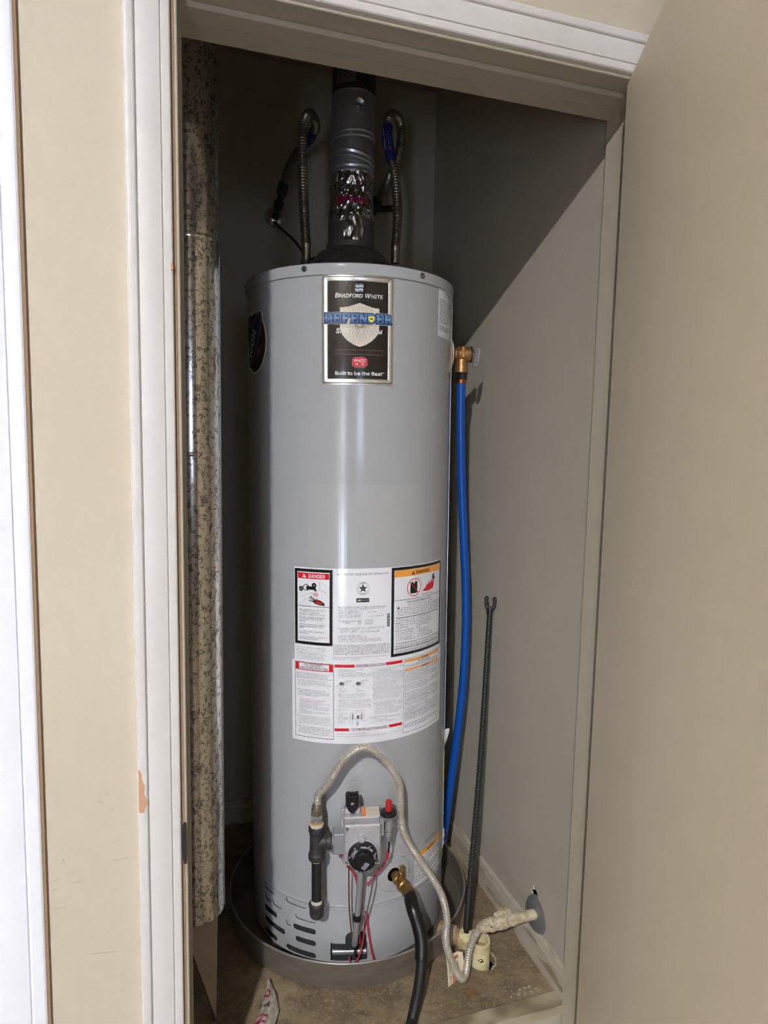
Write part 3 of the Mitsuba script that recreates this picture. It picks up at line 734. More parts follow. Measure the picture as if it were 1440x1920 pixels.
# middle
p.put(text('AUTOMATIC STORAGE WATER HEATER', -.0867, .8597, .0040, width=.1064), INK)
sc = (-.0335, .8325)
for r0, w in ((.0130, .0005), (.0098, .0004)): p.put(strips(Point(sc).buffer(r0).difference(Point(sc).buffer(r0 - w))), INK)
star = Polygon([(sc[0] + (.0092 if k % 2 == 0 else .0038) * math.sin(k * math.pi / 5), sc[1] + (.0092 if k % 2 == 0 else .0038) * math.cos(k * math.pi / 5)) for k in range(10)])
p.put(strips(star), BLACK); p.put(strips(Point(sc).buffer(.0026)), (150, 150, 156), HI); p.put(strips(Point(sc).buffer(.0018)), BLACK, .0009)
p.put(text('DESIGN', sc[0], sc[1] + .0102, .0019, True, anchor='c'), INK); p.put(text('CERTIFIED', sc[0], sc[1] - .0121, .0018, True, anchor='c'), INK); p.put(text('®', sc[0] + .0112, sc[1] - .0118, .0022), GREY)
p.put(strips(rrect(-.0470, -.0205, .8040, .8122, .0014)), BLACK); p.put(text('AHRI', -.0457, .8062, .0040, True, width=.0088), WHITE, HI); p.put(text('CERTIFIED', -.0360, .8066, .0030, width=.0145), (190, 190, 196), HI)
p.put(strips(rrect(-.0898, .0245, .7195, .8005, .0008)), (227, 228, 233), .0006)
Q = lambda s, u, v, h=.0030, w=None: p.put(text(s, u, v, h, width=w), INK, .0008)
Q('BRADFORD WHITE CORPORATION www.bradfordwhite.com', -.0837, .7925, .0030, .0990); Q('200 LAFAYETTE STREET  MIDDLEVILLE MI 49333  USA', -.0837, .7885, .0030, .0935)
Q('Model No. RG240T6N', -.0837, .7842, .0030, .0400); Q('Serial No. RE23471216', -.0837, .7804, .0030, .0440); Q('1.00  (NA)', -.0235, .7820, .0028)
Q('Capacity : 40 US gal', -.0837, .7757, .0030, .0450); Q('Input : 34000 Btu/hr', -.0837, .7720, .0030, .0455); Q('Type: NATURAL GAS', -.0240, .7730, .0030, .0345)
Q('Manifold pressure (Nat) :', -.0837, .7640, .0030, .0490); Q('4.0(inWC)', -.0300, .7652, .0028, .0175); Q('Supply', -.0720, .7604, .0028); Q('Max', -.0437, .7612, .0028); Q('14.0(inWC)', -.0310, .7612, .0028, .0185); Q('Min', -.0437, .7572, .0028); Q('5.0(inWC)', -.0310, .7574, .0028, .0185)
Q('CLOSET INSTALLATION MINIMUM CLEARANCES IN INCHES', -.0837, .7487, .0028, .0960); Q('0 FRONT   0 LEFT    12 TOP', -.0797, .7448, .0028, .0600); Q('0 BACK    0 RIGHT     6 VENT CONNECTOR', -.0797, .7410, .0028, .0810)
Q('CATEGORY I NATURAL DRAFT', -.0837, .7335, .0028, .0480); Q('ANSI Z21.10.1-2014 CSA 4.1-2014', -.0837, .7297, .0028, .0620); Q('Pressure, Tested 300(psi), Working 150(psi)', -.0837, .7257, .0028, .0880); Q('Does not comply with CHAP-TYPE Rating', -.0837, .7218, .0028, .0900)
for k in range(14):
    v = .7770 - k * .0020; p.put(rect(.0174, .0245, v, v - (.0011 if k % 3 else .0016)), BLACK, .0008)
for k in range(7): p.put(wordbars(-.0933, .0253, .7135 - k * .0032, .0024), (88, 88, 96))
p.put(wordbars(-.0933, .0245, .6885, .0018), GREY); p.put(wordbars(-.0933, -.036, .6848, .0018), GREY)
p.put(line([(-.0940, .868), (-.0940, .6785)], .0004), (168, 168, 176)); p.put(line([(.0268, .868), (.0268, .815)], .0004), (168, 168, 176))
# warning box
p.put(border(.0277, .1838, .6830, .8718, .0060), BLACK)
p.put(rect(.0345, .1750, .8510, .8654), ORANGE)
p.put(text('WARNING', .0890, .8538, .0072, True, width=.0436), BLACK, HI)
p.put(strips(Polygon([(.0776, .8535), (.0860, .8535), (.0818, .8612)])), BLACK, HI); p.put(rect(.0814, .0822, .8556, .8594), ORANGE, .0009); p.put(rect(.0814, .0822, .8542, .8550), ORANGE, .0009)
cc = (.0842, .8258)
canp = unary_union([sbox(.0740, .8130, .0935, .8345), sbox(.0765, .8345, .0815, .8375), sbox(.0865, .8345, .0935, .8380)])
p.put(strips(canp), BLACK); p.put(line([(.0860, .836), (.0900, .8445), (.0990, .8450), (.1060, .8350), (.1080, .822)], .0007), BLACK)
p.put(strips(Point(cc).buffer(.0192).difference(Point(cc).buffer(.0176))), RED, HI); p.put(line([(cc[0] - .0128, cc[1] + .0128), (cc[0] + .0128, cc[1] - .0128)], .0017), RED, HI)
fl = Polygon([(.1090, .8140), (.1190, .8215), (.1240, .8290), (.1265, .8240), (.1320, .8345), (.1345, .8260), (.1400, .8370), (.1430, .8290), (.1500, .8360), (.1500, .8220), (.1450, .8150), (.1300, .8120)])
p.put(strips(fl), RED); p.put(strips(Polygon([(.1430, .8390), (.1455, .8480), (.1480, .8430), (.1515, .8500), (.1510, .8410), (.1540, .8380), (.1500, .8330), (.1450, .8340)])), BLACK)
p.put(text('Flammable Vapors', .1055, .8060, .0032), INK)
p.put(rect(.0337, .1778, .8015, .8024), BLACK)
p.put(text('FIRE AND EXPLOSION HAZARD', .0645, .7945, .0036, True, width=.0770), BLACK); p.put(text('Can result in serious injury or death', .0676, .7890, .0032, width=.0780), INK)
p.put(strips(Polygon([(.0410, .7838), (.0478, .7838), (.0444, .7895)])), BLACK)
for s, u, v, w in (('Do not store or use gasoline or other flammable vapors and', .0500, .7837, .1240), ('liquids in the vicinity of this or any other appliance. Storage or', .0411, .7790, .1330), ('use of gasoline or other flammable vapors or liquids in the vicinity', .0411, .7740, .1340), ('of this or any other appliance can result in serious injury or death.', .0411, .7690, .1340)):
    p.put(text(s, u, v, .0030, width=w), INK)
p.put(rect(.0394, .1730, .7638, .7652), BLACK)
para(p, ['Flammable vapors may be', 'drawn by air currents from', 'other areas of the structure', 'to this appliance.'], .0364, .7580, .0052, .0030)
para(p, ['Vapors are heavier than air', 'and can travel a long', 'distance along the floor to', 'the main burner and explode', 'or ignite. Keep away.'], .0918, .7590, .0046, .0030)
para(p, ['Keep flammable products:', '  1. Far away from heater', '  2. In approved containers', '  3. Tightly closed and', '  4. Out of children\'s reach.'], .0365, .7360, .0051, .0030)
para(p, ['Vapors:', '  1. Cannot be seen', '  2. Are heavier than air', '  3. Go a long way on floor', '  4. Can be carried by drafts'], .0922, .7360, .0051, .0030)
p.put(rect(.0394, .1750, .7095, .7106), BLACK)
for v in (.7038, .6995): p.put(wordbars(.0378, .1735, v, .0025), INK)
p.put(rect(.0337, .1795, .6978, .6988), BLACK)
for v in (.6932, .6902): p.put(wordbars(.0378, .1720, v, .0022), INK)
p.part(RL, 'print', wrap())

IL = part(WH, 'instruction_label', sheet(rrect(-.1862, .1905, .5040, .6772, .003), .0003), 'label_white', 30, label='lower white label with the operating instructions')
p = Print(.0005)
p.put(border(-.1790, -.0930, .5130, .6742, .0010), INK)
p.put(rect(-.1775, -.0945, .6570, .6728), RED); p.put(rect(-.1690, -.1030, .6590, .6716), WHITE, .0006)
p.put(text('FOR YOUR SAFETY', -.1363, .6662, .0042, True, anchor='c', width=.0440), INK, .0008); p.put(text('READ BEFORE OPERATING', -.1363, .6602, .0042, True, anchor='c', width=.0620), INK, .0008)
para(p, ['WARNING: If you do not follow these instructions', 'exactly, a fire or explosion may result causing', 'property damage, personal injury or loss of life.'], -.1755, .6490, .0033, .0023)
p.put(rect(-.1765, -.0937, .6398, .6404), INK)
blocks = [(.6340, ['A. This appliance has a pilot which is lit by a', '     piezo-electric spark gas ignition system.', '     Do not open the inner door and attempt to light', '     the pilot by hand.']),
          (.6135, ['B. BEFORE LIGHTING smell all around the', '     appliance area for gas. Be sure to smell next', '     to the floor because some gas is heavier than', '     air and will settle on the floor.']),
          (.5895, ['        Do not try to light any appliance.', '        Do not touch any electric switch; do not use', '        any phone in your building.', '        Immediately call your gas supplier from a', '        neighbor\'s phone. Follow the gas supplier\'s', '        instructions.', '        If you cannot reach your gas supplier, call', '        the fire department.']),
          (.5570, ['C. Use only your hand to push in or turn the gas', '     control knob. Never use tools. If the knob will', '     not push in or turn by hand, don\'t try to repair', '     it, call a qualified service technician. Force or', '     attempted repair may result in a fire or explosion.']),
          (.5350, ['D. Do not use this appliance if any part has', '     been under water. Immediately call a qualified', '     service technician to inspect the appliance and', '     to replace any part of the control system and', '     any gas control which has been under water.'])]
for v, rows in blocks: para(p, rows, -.1758, v, .0037, .0024, GREY)
p.put(text('WHAT TO DO IF YOU SMELL GAS', -.1680, .5932, .0026), (206, 84, 88))
p.put(rect(-.0913, .0556, .6674, .6738), RED); p.put(rect(-.0500, .0170, .6680, .6734), WHITE, .0006); p.put(text('OPERATING INSTRUCTIONS', -.0165, .6686, .0042, True, anchor='c', width=.0630), INK, .0008)
p.put(rect(-.0911, .0560, .5316, .5378), RED); p.put(rect(-.0610, .0245, .5320, .5374), WHITE, .0006); p.put(text('TO TURN OFF GAS TO APPLIANCE', -.0183, .5326, .0041, True, anchor='c', width=.0760), INK, .0008)
para(p, ['STOP! Read the safety information', 'to the left on this label.', 'Set the thermostat to lowest setting.', 'Rotate and, if applicable, partially depress gas', 'control knob clockwise       to "OFF" position.'], -.0834, .6615, .0036, .0024, GREY)
for k, s in enumerate(('1.', '2.', '3.')): p.put(text(s, -.0890, .6615 - k * .0036, .0024), GREY)
# small line drawings: control with a hand, knob on a base, burner tray, flame
for cx in (-.0760, -.0420):
    p.put(line([(cx - .0105, .6290), (cx - .004, .6215), (cx + .0120, .6320), (cx + .004, .6365), (cx - .0105, .6290)], .0005), GREY)
    p.put(strips(affinity.scale(Point(cx, .6325).buffer(.0045), 1.2, .8)), (120, 120, 128)); p.put(strips(affinity.scale(Point(cx - .001, .6345).buffer(.003), 1.2, .8)), (70, 70, 76), HI)
    p.put(line([(cx + .003, .6340), (cx + .008, .6390)], .0005), GREY); p.put(wordbars(cx + .0070, cx + .0210, .6395, .0014), GREY); p.put(wordbars(cx + .0070, cx + .0210, .6372, .0014), GREY)
p.put(line([(-.0710, .6240), (-.0690, .6195)], .0006), INK)
p.put(text('EXHIBIT A', -.0809, .6162, .0024), INK); p.put(text('EXHIBIT B', -.0470, .6162, .0024), INK)
para(p, ['NOTE: An arrow to control cannot be', 'turned from "PILOT" to "OFF" unless it is', 'depressed slightly. Do not force.'], -.0834, .6100, .0034, .0024, GREY)
para(p, ['Wait five (5) minutes to clear out any gas.', 'Then smell for gas, including near the floor.', 'If you smell gas, STOP! Follow "B" in the', 'safety information to the left on this label.', 'If you don\'t smell gas, go to the next step.'], -.0834, .5972, .0038, .0025, GREY)
para(p, ['Remove outer', 'door.', 'Locate pilot', 'burner.', 'Look through', 'glass window', 'at rear of', 'inner door.'], -.0834, .5768, .0040, .0025, GREY)
for k, v in enumerate((.5972, .5768, .5688, .5608)): p.put(text(f'{k + 4}.', -.0890, v, .0025), GREY)
p.put(border(-.0600, -.0300, .5570, .5720, .0005), (150, 150, 156))
for k in range(11): p.put(line([(-.0590 + k * .0028, .5580), (-.0590 + k * .0028, .5580 + .004 + .005 * rng.random())], .0005), GREY)
p.put(rect(-.0545, -.0525, .5570, .5690), INK, HI); p.put(rect(-.0445, -.0405, .5580, .5650), INK, HI); p.put(rect(-.0360, -.0345, .5570, .5700), INK, HI)
p.put(wordbars(-.0470, -.0250, .5748, .0013), GREY); p.put(wordbars(-.0640, -.0500, .5525, .0014), GREY); p.put(wordbars(-.0330, -.0220, .5530, .0014), GREY)
p.put(strips(affinity.scale(Point(-.0435, .5475).buffer(.0045), .7, 1.0).difference(affinity.scale(Point(-.0435, .5475).buffer(.0036), .7, 1.0))), GREY); p.put(line([(-.0435, .5420), (-.0435, .5540)], .0006), INK)
p.put(wordbars(-.0590, -.0500, .5470, .0013), GREY)
R2 = [(.6610, ['Turn the gas control knob counterclockwise', '        to "PILOT" position.'], 'a'), (.6545, ['FOR POWER A GAS CONTROLS', 'Press the igniter button until the pilot lights', 'and hold it down fully for one minute. Release', 'the knob: it will pop back up. If the pilot goes', 'out, repeat these steps, making sure that the', 'knob pops up when it is released. If it does', 'not pop up, stop and immediately call your', 'service technician or gas supplier.'], ''),
      (.6210, ['FOR POWER B GAS CONTROLS', 'Depress control knob and hold while pressing', 'the igniter button. Continue to hold the knob', 'for about one minute after the pilot is lit.', 'Release knob and it will pop back up. Pilot', 'should remain lit. If it goes out, turn the', 'knob clockwise to "OFF" and repeat.'], ''), (.5885, ['FOR POWER C GAS CONTROLS', '  1. If knob does not pop up when released,', '      stop and immediately call your service', '      technician or gas supplier.', '  2. If the pilot will not stay lit after several', '      tries, turn the gas control knob to "OFF"', '      and call your service technician.'], ''), (.5590, ['Replace outer door.', 'Turn gas control knob counterclockwise', '      to "ON" position.', 'Set thermostat to desired setting.'], '')]
for v, rows, _ in R2: para(p, rows, -.0120, v, .0040, .0025, GREY)
for k, v in enumerate((.6610, .6545, .6210, .5590, .5550, .5470)): p.put(text(f'{k + 8}.', -.0170, v, .0025), GREY)
for u, v in ((-.0120, .6533), (-.0120, .6198), (-.0120, .5873)): p.put(rect(u, u + .034, v, v + .0003), GREY)
p.put(text('1. Set the thermostat dial to lowest setting.', -.0885, .5243, .0025), GREY); p.put(text('2. Rotate and, if applicable, partially depress gas control knob clockwise        to "OFF" position.', -.0885, .5193, .0025, width=.142), GREY)
# right column of small warnings
p.put(border(.0588, .1815, .5120, .6742, .0007), INK)
for v0, v1 in ((.6662, .6717), (.6478, .6522)): p.put(rect(.0617, .1770, v0, v1), ORANGE); p.put(text('WARNING', .1210, v0 + .0009, .0036, True, anchor='c'), INK, HI)
p.put(text('FOR YOUR SAFETY', .1190, .6614, .0034, True, anchor='c'), INK)
for v in (.6578, .6548): p.put(wordbars(.0620, .1690, v, .0021), GREY)
for v, n, bar in ((.6440, 3, 1), (.6290, 3, 1), (.6125, 3, 1), (.5945, 4, 1), (.5790, 3, 1), (.5620, 4, 1), (.5465, 3, 1), (.5300, 3, 0)):
    for k in range(n): p.put(wordbars(.0622, .1760, v - k * .0036, .0022, fill=1.0 if k < n - 1 else .6), GREY)
    if bar: p.put(rect(.0620, .1780, v + .0042, v + .0049), INK)
p.put(rect(.0700 + .10, .0705 + .10, .675, .6760), RED)
p.part(IL, 'print', wrap())

# small warning label low on the right, grey bar above it
part(WH, 'pale_patch', sheet(rrect(D2U(-36.4), D2U(25.2), .870, 1.0440, .002), .00012), 'pale_grey', 30, label='faint slightly lighter patch above the rating label')
SL_ = part(WH, 'warning_label', sheet(rrect(D2U(23.3), D2U(52.0), .1450, .2250, .003), .0003), 'label_white', 30, label='small warning label by the drain valve')
p = Print(.0005); a0, a1 = D2U(23.3), D2U(52.0)
p.put(border(a0 + .001, a1 - .001, .1460, .2240, .0014), INK); p.put(rect(a0 + .0030, a1 - .0030, .2110, .2222), (232, 158, 52))
p.put(text('WARNING', (a0 + a1) / 2 + .008, .2135, .0062, True, anchor='c'), (92, 62, 20), .0007)
for k in range(9): p.put(wordbars(a0 + .005, a1 - .006, .2045 - k * .0062, .0034, fill=1 if k % 4 != 3 else .5), INK)
p.part(SL_, 'print', wrap())
part(WH, 'grey_sticker', sheet(rrect(D2U(32.7), D2U(46.0), .2335, .2412, .001), .0004), 'steel_grey')
# notice label high on the right
NL = part(WH, 'notice_label', sheet(rrect(D2U(37.7), D2U(66), 1.3530, 1.4560, .004), .0003), 'label_white', 30, label='white notice label at the upper right edge')
p = Print(.0005)
for k in range(3): p.put(wordbars(D2U(44), D2U(60), 1.4475 - k * .0045, .0026), GREY)
for k in range(16): p.put(wordbars(D2U(38.8), D2U(64), 1.4295 - k * .0040 - (.004 if k > 12 else 0), .0024, fill=1 if k not in (12, 15) else .4), (92, 88, 84))
p.put(wordbars(D2U(46), D2U(56), 1.3565, .0018), GREY)
p.part(NL, 'print', wrap())
# oval decal on the left, seen edge on
ov = unary_union([affinity.rotate(affinity.scale(Point(0, 0).buffer(1, quad_segs=16), .062, .024), 60), affinity.scale(Point(.004, -.006).buffer(1, quad_segs=16), .046, .060), Point(-.030, .026).buffer(.030)])
ov = affinity.translate(ov, D2U(-76.5), 1.3420)
DC = part(WH, 'oval_decal', sheet(ov.buffer(.004), .0003), 'label_white', 30, label='dark oval decal with a pale rim on the shaded left side')
p = Print(.0005); p.put(strips(ov.buffer(.0012)), (92, 84, 74)); p.put(strips(ov.buffer(-.001)), (34, 31, 30), .0007)
band = affinity.translate(affinity.rotate(affinity.scale(Point(0, 0).buffer(1, quad_segs=16), .056, .019), 60), D2U(-76.5), 1.3420)
p.put(strips(band.buffer(.0028)), (112, 104, 92), .0009); p.put(strips(band), (30, 32, 74), .0011)
p.put(text('ICON', D2U(-76.5) - .002, 1.3300, .0170, True, anchor='c', rot=62), (200, 200, 206), .0013)
for k in range(4): p.put(line([(D2U(-76.5) + .010 + k * .006, 1.300 + k * .003), (D2U(-76.5) + .022 + k * .005, 1.323 + k * .003)], .0012), (126, 118, 110), .0009)
p.part(DC, 'print', wrap())
# label strip at the right edge, its top corner curling away
ES = part(WH, 'edge_label', sheet(sbox(D2U(61), D2U(74), .300, .445), .0004), 'yellow_label', 30, label='narrow yellow label strip peeling at the right edge')
part(ES, 'curled_corner', xf(trimesh.Trimesh(*trimesh.remesh.subdivide(*trimesh.remesh.subdivide(np.array([[0, 0, 0], [.018, 0, 0], [.010, 0, .022], [.0, 0, .048], [.019, 0, .044]], float) * [1, 1, -1] + [0, 0, .006], np.array([[0, 1, 2], [1, 4, 2], [0, 2, 3], [2, 4, 3]]))), process=False),
     lambda v: VF(59)(np.stack([v[:, 0], -.0008 - 55 * np.maximum(v[:, 0] - .004, 0) ** 2 * np.clip((v[:, 2] + .04) / .04, 0, 1), v[:, 2] + .449], 1))), 'label_white', 40)
part(WH, 'foam_tuft', xf(trimesh.Trimesh(np.array([[0, 0, .024], [.010, -.004, .010], [.007, -.003, .004], [.013, -.005, -.004], [.006, -.002, -.010], [.011, -.004, -.024], [0, 0, -.026], [.004, .006, 0]], float), [(0, 1, 2), (0, 2, 6), (2, 3, 4), (2, 4, 6), (4, 5, 6), (0, 7, 1), (1, 7, 2), (2, 7, 3), (3, 7, 4), (4, 7, 5), (5, 7, 6)], process=False), lambda v: VF(66)(v + [0, -.0006, .176])), 'foam', False)

# draft hood and dark collar on top
part(WH, 'draft_hood', lat([(.110, 1.4765), (.110, 1.496), (.104, 1.503), (.090, 1.5275), (.066, 1.553), (.058, 1.558), (.0545, 1.559), (.0545, 1.570)], 96), 'hood_dark', 35)
for k in range(30):
    a = k * 2 * math.pi / 30
    if 60 < (math.degrees(a) % 360) < 120: continue
    q = lambda r, z: (r * math.cos(a), r * math.sin(a), z)
    part(WH, 'hood_rib', xf(tube([q(.106, 1.5025), q(.0905, 1.5285), q(.067, 1.554)], .0014, 6, .02), HW), 'hood_dark')
# hot and cold nipples in the top
for x in (-.1035, .1065):
    part(WH, 'water_nipple', xf(cat(cyl((x, 0, 1.474), (x, 0, 1.530), .0105, n=24), hexnut((x, 0, 1.500), (x, 0, 1.520), .017)), HW), 'iron', 25)
# relief port ring on the right
part(WH, 'port_ring', xf(lathe([(.034, 0), (.033, .004), (.026, .0065), (.014, .0072), (.0, .0072)], 40, (0, 0, 1.335), (0, -1, 0)), VF(76)), 'pvc_white', 25)

# ------------------------------------------------------------------ gas control on the heater (frame: x along, -y out of the jacket)
GF = VF(-12.0)
def gp(parent, name, mesh, m, smooth=30, **k): return part(parent, name, xf(mesh, GF), m, smooth, **k)
GX = 0.0100                                   # centre line of the control in this frame
GV = part(WH, 'gas_control', xf(cat(bx(GX - .036, GX + .037, -.083, -.030, .2900, .3745, .003), bx(GX - .040, GX + .041, -.034, -.022, .2860, .3800, .002), bx(GX - .030, GX + .030, -.022, .0, .300, .365, .002)), GF), 'cast_alu', 25, label='square cast aluminium gas control with a black dial')
gp(GV, 'top_ledge', cat(bx(GX - .036, GX + .037, -.062, -.024, .374, .3795, .0015), bx(GX - .034, GX - .002, -.050, -.024, .379, .3900, .002)), 'cast_alu', 25)
gp(GV, 'cover_plate', bx(GX - .0345, GX + .0350, -.0848, -.082, .2915, .3730, .0012), 'cast_alu', 25)
for xa, xb in ((-.038, -.026), (.024, .038)): gp(GV, 'mounting_ear', bx(GX + xa, GX + xb, -.060, -.040, .281, .292, .002), 'cast_alu', 25)
dc = (GX + .0005, .3140)
gp(GV, 'dial_bezel', lathe([(.0330, 0), (.0330, .004), (.0315, .006), (.0300, .006), (.0300, .003)], 64, (dc[0], -.083, dc[1]), (0, -1, 0)), 'cast_alu', 25)
gp(GV, 'dial', cat(lathe([(.0290, 0), (.0290, .010), (.0280, .0125), (.0185, .0140), (.0170, .0160), (.0165, .024), (.0150, .0255), (0, .0258)], 64, (dc[0], -.0845, dc[1]), (0, -1, 0)), bx(dc[0] - .0035, dc[0] + .0035, -.1115, -.100, dc[1] - .002, dc[1] + .0160, .001)), 'black_plastic', 30)
pr = Print()
def arc_text(s, a0, rad, h, step):
    for k, ch in enumerate(s):
        if ch == ' ': continue
        a = math.radians(a0 - k * step)
        pr.put(text(ch, dc[0] + rad * math.cos(a), dc[1] + rad * math.sin(a), h, True, anchor='c', rot=math.degrees(a) - 90), (206, 208, 214))
arc_text('VACATION', 98, .0212, .0036, 8.2); arc_text('PILOT', 163, .0212, .0034, 8); arc_text('LIGHTING', 178, .0175, .0030, 7.5); arc_text('HOT', 14, .0215, .0034, 9)
for a in (62, 128, 172, 20, -22): pr.put(strips(affinity.rotate(sbox(-.0006, -.0013, .0006, .0013), a - 90).buffer(.0002)).apply_translation([dc[0] + .0268 * math.cos(math.radians(a)), dc[1] + .0268 * math.sin(math.radians(a)), 0]), (206, 208, 214))
pm, pc = pr.build(lambda v: GF(np.stack([v[:, 0], -.0985 - 0 * v[:, 0], v[:, 1]], 1)))
k = part(GV, 'dial_lettering', pm, 'print', smooth=True, color=pc)
pr = Print()
for k_, s in enumerate(('CAUTION', 'TURN OFF GAS', 'BEFORE SERVICE')):
    pr.put(text(s, dc[0] + .0016 + k_ * .0026, dc[1] - .0075 - k_ * .0018, .0026, True, anchor='c', rot=52, width=.0155), (190, 196, 206))
pm, pc = pr.build(lambda v: GF(np.stack([v[:, 0], np.full(len(v), -.1106), v[:, 1]], 1)))
part(GV, 'knob_lettering', pm, 'print', smooth=True, color=pc)
gp(GV, 'reset_button', lathe([(.0085, 0), (.0085, .004), (.0075, .0055), (.0062, .0055), (.0060, .008), (.0045, .0095), (0, .0100)], 40, (GX - .0015, -.0845, .3480), (0, -1, 0)), 'cast_alu', 30)
gp(GV, 'pointer', xz_prism(Polygon([(GX + .0125, .3392), (GX + .0180, .3392), (GX + .0135, .3338)]), -.0856, -.0846), 'label_white', False)
for x, z in ((GX - .0300, .3690), (GX + .0310, .2985), (GX - .0305, .2985)):
    gp(GV, 'cover_screw', lathe([(.0032, 0), (.0032, .001), (.0024, .0028), (0, .0032)], 20, (x, -.0845, z), (0, -1, 0)), 'screw_steel')
for x in (GX - .0300, GX - .0055):
    gp(GV, 'cover_screw', lathe([(.0030, 0), (.0030, .001), (.0022, .0026), (0, .0030)], 20, (x, -.040, .3895), (0, 0, 1)), 'screw_steel')
# black pilot knob on a grey stem, on top
kx = GX - .0185
gp(GV, 'knob_stem', lathe([(.0085, .389), (.0085, .398), (.0105, .402), (.0105, .408), (0, .408)], 32, (kx, -.048, 0)), 'steel_grey')
gp(GV, 'pilot_knob', cat(bx(kx - .0130, kx + .0130, -.058, -.038, .4000, .4210, .002), xf(extr(Polygon([(-.013, 0), (.013, 0), (.007, -.012), (.003, -.016), (-.003, -.016), (-.007, -.012)]), .004), lambda v: np.stack([kx + v[:, 0], -.0605 + v[:, 2], .403 + v[:, 1]], 1)), bx(kx - .010, kx - .004, -.056, -.040, .4205, .4235, .001), bx(kx + .007, kx + .013, -.054, -.042, .4205, .4240, .001), lathe([(.0060, .4205), (.0058, .4235), (0, .4240)], 20, (kx + .001, -.048, 0))), 'black_plastic', 25)
# caution sticker over the top edge
st = Print(.0003)
SX0, SX1 = GX + .0010, GX + .0365
st.put(rect(SX0, SX1, 0, .024), (204, 196, 176)); st.put(rect(SX0, SX0 + .0085, 0, .024), (206, 124, 84), .0004)
for k in range(8): st.put(wordbars(SX0 + .0100, SX1 - .0015, .0205 - k * .0026, .0015), (120, 110, 96), .0005)
pm, pc = st.build(lambda v: GF(np.stack([v[:, 0], -.062 + v[:, 1] * .92, .3798 + v[:, 2] + v[:, 1] * .30], 1)))
part(GV, 'sticker', pm, 'print', smooth=True, color=pc, label='pale caution sticker with an orange end')
gp(GV, 'inlet_block', bx(GX - .0570, GX - .034, -.060, -.028, .2990, .3430, .002), 'steel_grey', 25)

# igniter with the red button on its bracket
IG = part(WH, 'igniter', xf(lathe([(.0, .338), (.0060, .338), (.0085, .342), (.0085, .372), (.006, .374), (0, .374)], 28, (GX + .0560, -.050, 0)), GF), 'steel_grey', 30, label='push igniter with a red button')
gp(IG, 'collar', lathe([(.0165, .3755), (.0170, .378), (.0165, .3815), (.009, .3835), (0, .3835)], 40, (GX + .0560, -.050, 0)), 'black_plastic')
gp(IG, 'button', lathe([(.0066, .383), (.0066, .4020), (.0056, .4045), (0, .4050)], 28, (GX + .0560, -.050, 0)), 'red_plastic')
gp(IG, 'bracket', cat(bx(GX + .0350, GX + .0440, -.0740, -.0725, .3440, .3800, .0004), bx(GX + .0425, GX + .0440, -.0740, -.030, .3440, .3760, .0004), xf(extr(Polygon([(.0345, -.074), (.0440, -.074), (.0740, -.058), (.0740, -.040), (.0345, -.030)]), .0015), lambda v: np.stack([GX + v[:, 0], v[:, 1], .3735 + v[:, 2]], 1)), xf(extr(Polygon([(.042, -.064), (.068, -.050), (.068, -.042), (.042, -.036)]), .0012), lambda v: np.stack([GX + v[:, 0], v[:, 1], .3420 + v[:, 2] + .25 * (v[:, 0] - .042)], 1))), 'steel_grey', 20)
for z in (.3520, .3590, .3660): gp(IG, 'bracket_hole', cyl((GX + .0385, -.0745, z), (GX + .0385, -.0735, z), .0012, n=12), 'black_steel')
gp(IG, 'wire_boot', lathe([(.0062, .339), (.0068, .332), (.0052, .325), (.0028, .318), (0, .318)], 24, (GX + .0560, -.050, 0)), 'steel_grey')

# tubes and wires between the control and the burner
def gt(name, pts, r, m, label=None, n=12):
    part(WH, name, xf(tube([(GX + x, -d, z) for x, d, z in pts], r, n, .006), GF), m, 30, label=label)
gt('burner_tube', [(.0000, .045, .290), (-.0005, .043, .245), (-.0035, .040, .190), (-.0080, .034, .120), (-.0100, .020, .075), (-.0100, .000, .058)], .0064, 'steel_grey', 'grey burner supply tube', 20)
part(WH, 'tube_clip', xf(tube([(GX - .0060, -.038, .152), (GX - .0068, -.037, .140)], .0085, 18, .004), GF), 'black_plastic')
gt('pilot_tube', [(.0255, .050, .288), (.0255, .047, .245), (.0235, .044, .212), (.0120, .038, .150), (-.0050, .030, .096), (-.0110, .010, .068)], .0017, 'silver_wire', 'thin silver pilot tube')
gt('sensor_wire', [(-.0240, .050, .283), (-.0240, .040, .240), (-.0225, .032, .165), (-.0170, .026, .100), (-.0140, .012, .070), (-.0140, .000, .058)], .0015, 'brown_wire', 'thin brown sensor line')
gt('wire', [(-.0430, .030, .305), (-.0410, .034, .285), (-.0280, .040, .262), (-.0140, .036, .243), (-.0050, .028, .210), (-.0005, .024, .175), (-.0030, .022, .148)], .0022, 'red_wire', 'red wire')
part(WH, 'wire_splice', xf(tube([(GX - .0030, -.022, .152), (GX - .0040, -.021, .138)], .0036, 14, .004), GF), 'black_plastic')
gt('wire', [(-.0040, .021, .140), (-.0050, .018, .115), (.0010, .010, .090), (.0020, .004, .060)], .0018, 'red_wire')
gt('wire', [(.0560, .050, .322), (.0580, .046, .305), (.0575, .038, .285)], .0020, 'black_rubber', 'black wire')
gt('wire', [(.0575, .038, .287), (.0560, .032, .266)], .0032, 'red_wire', 'red wire sleeve')
gt('wire', [(.0560, .032, .268), (.0500, .028, .252), (.0380, .024, .232), (.0140, .022, .205)], .0019, 'red_wire')
gt('wire', [(.0120, .010, .136), (.0180, .007, .124), (.0185, .006, .100), (.0235, .005, .066), (.0290, .006, .036), (.0330, .010, .021)], .0021, 'red_wire', 'red wire running down the outer panel')
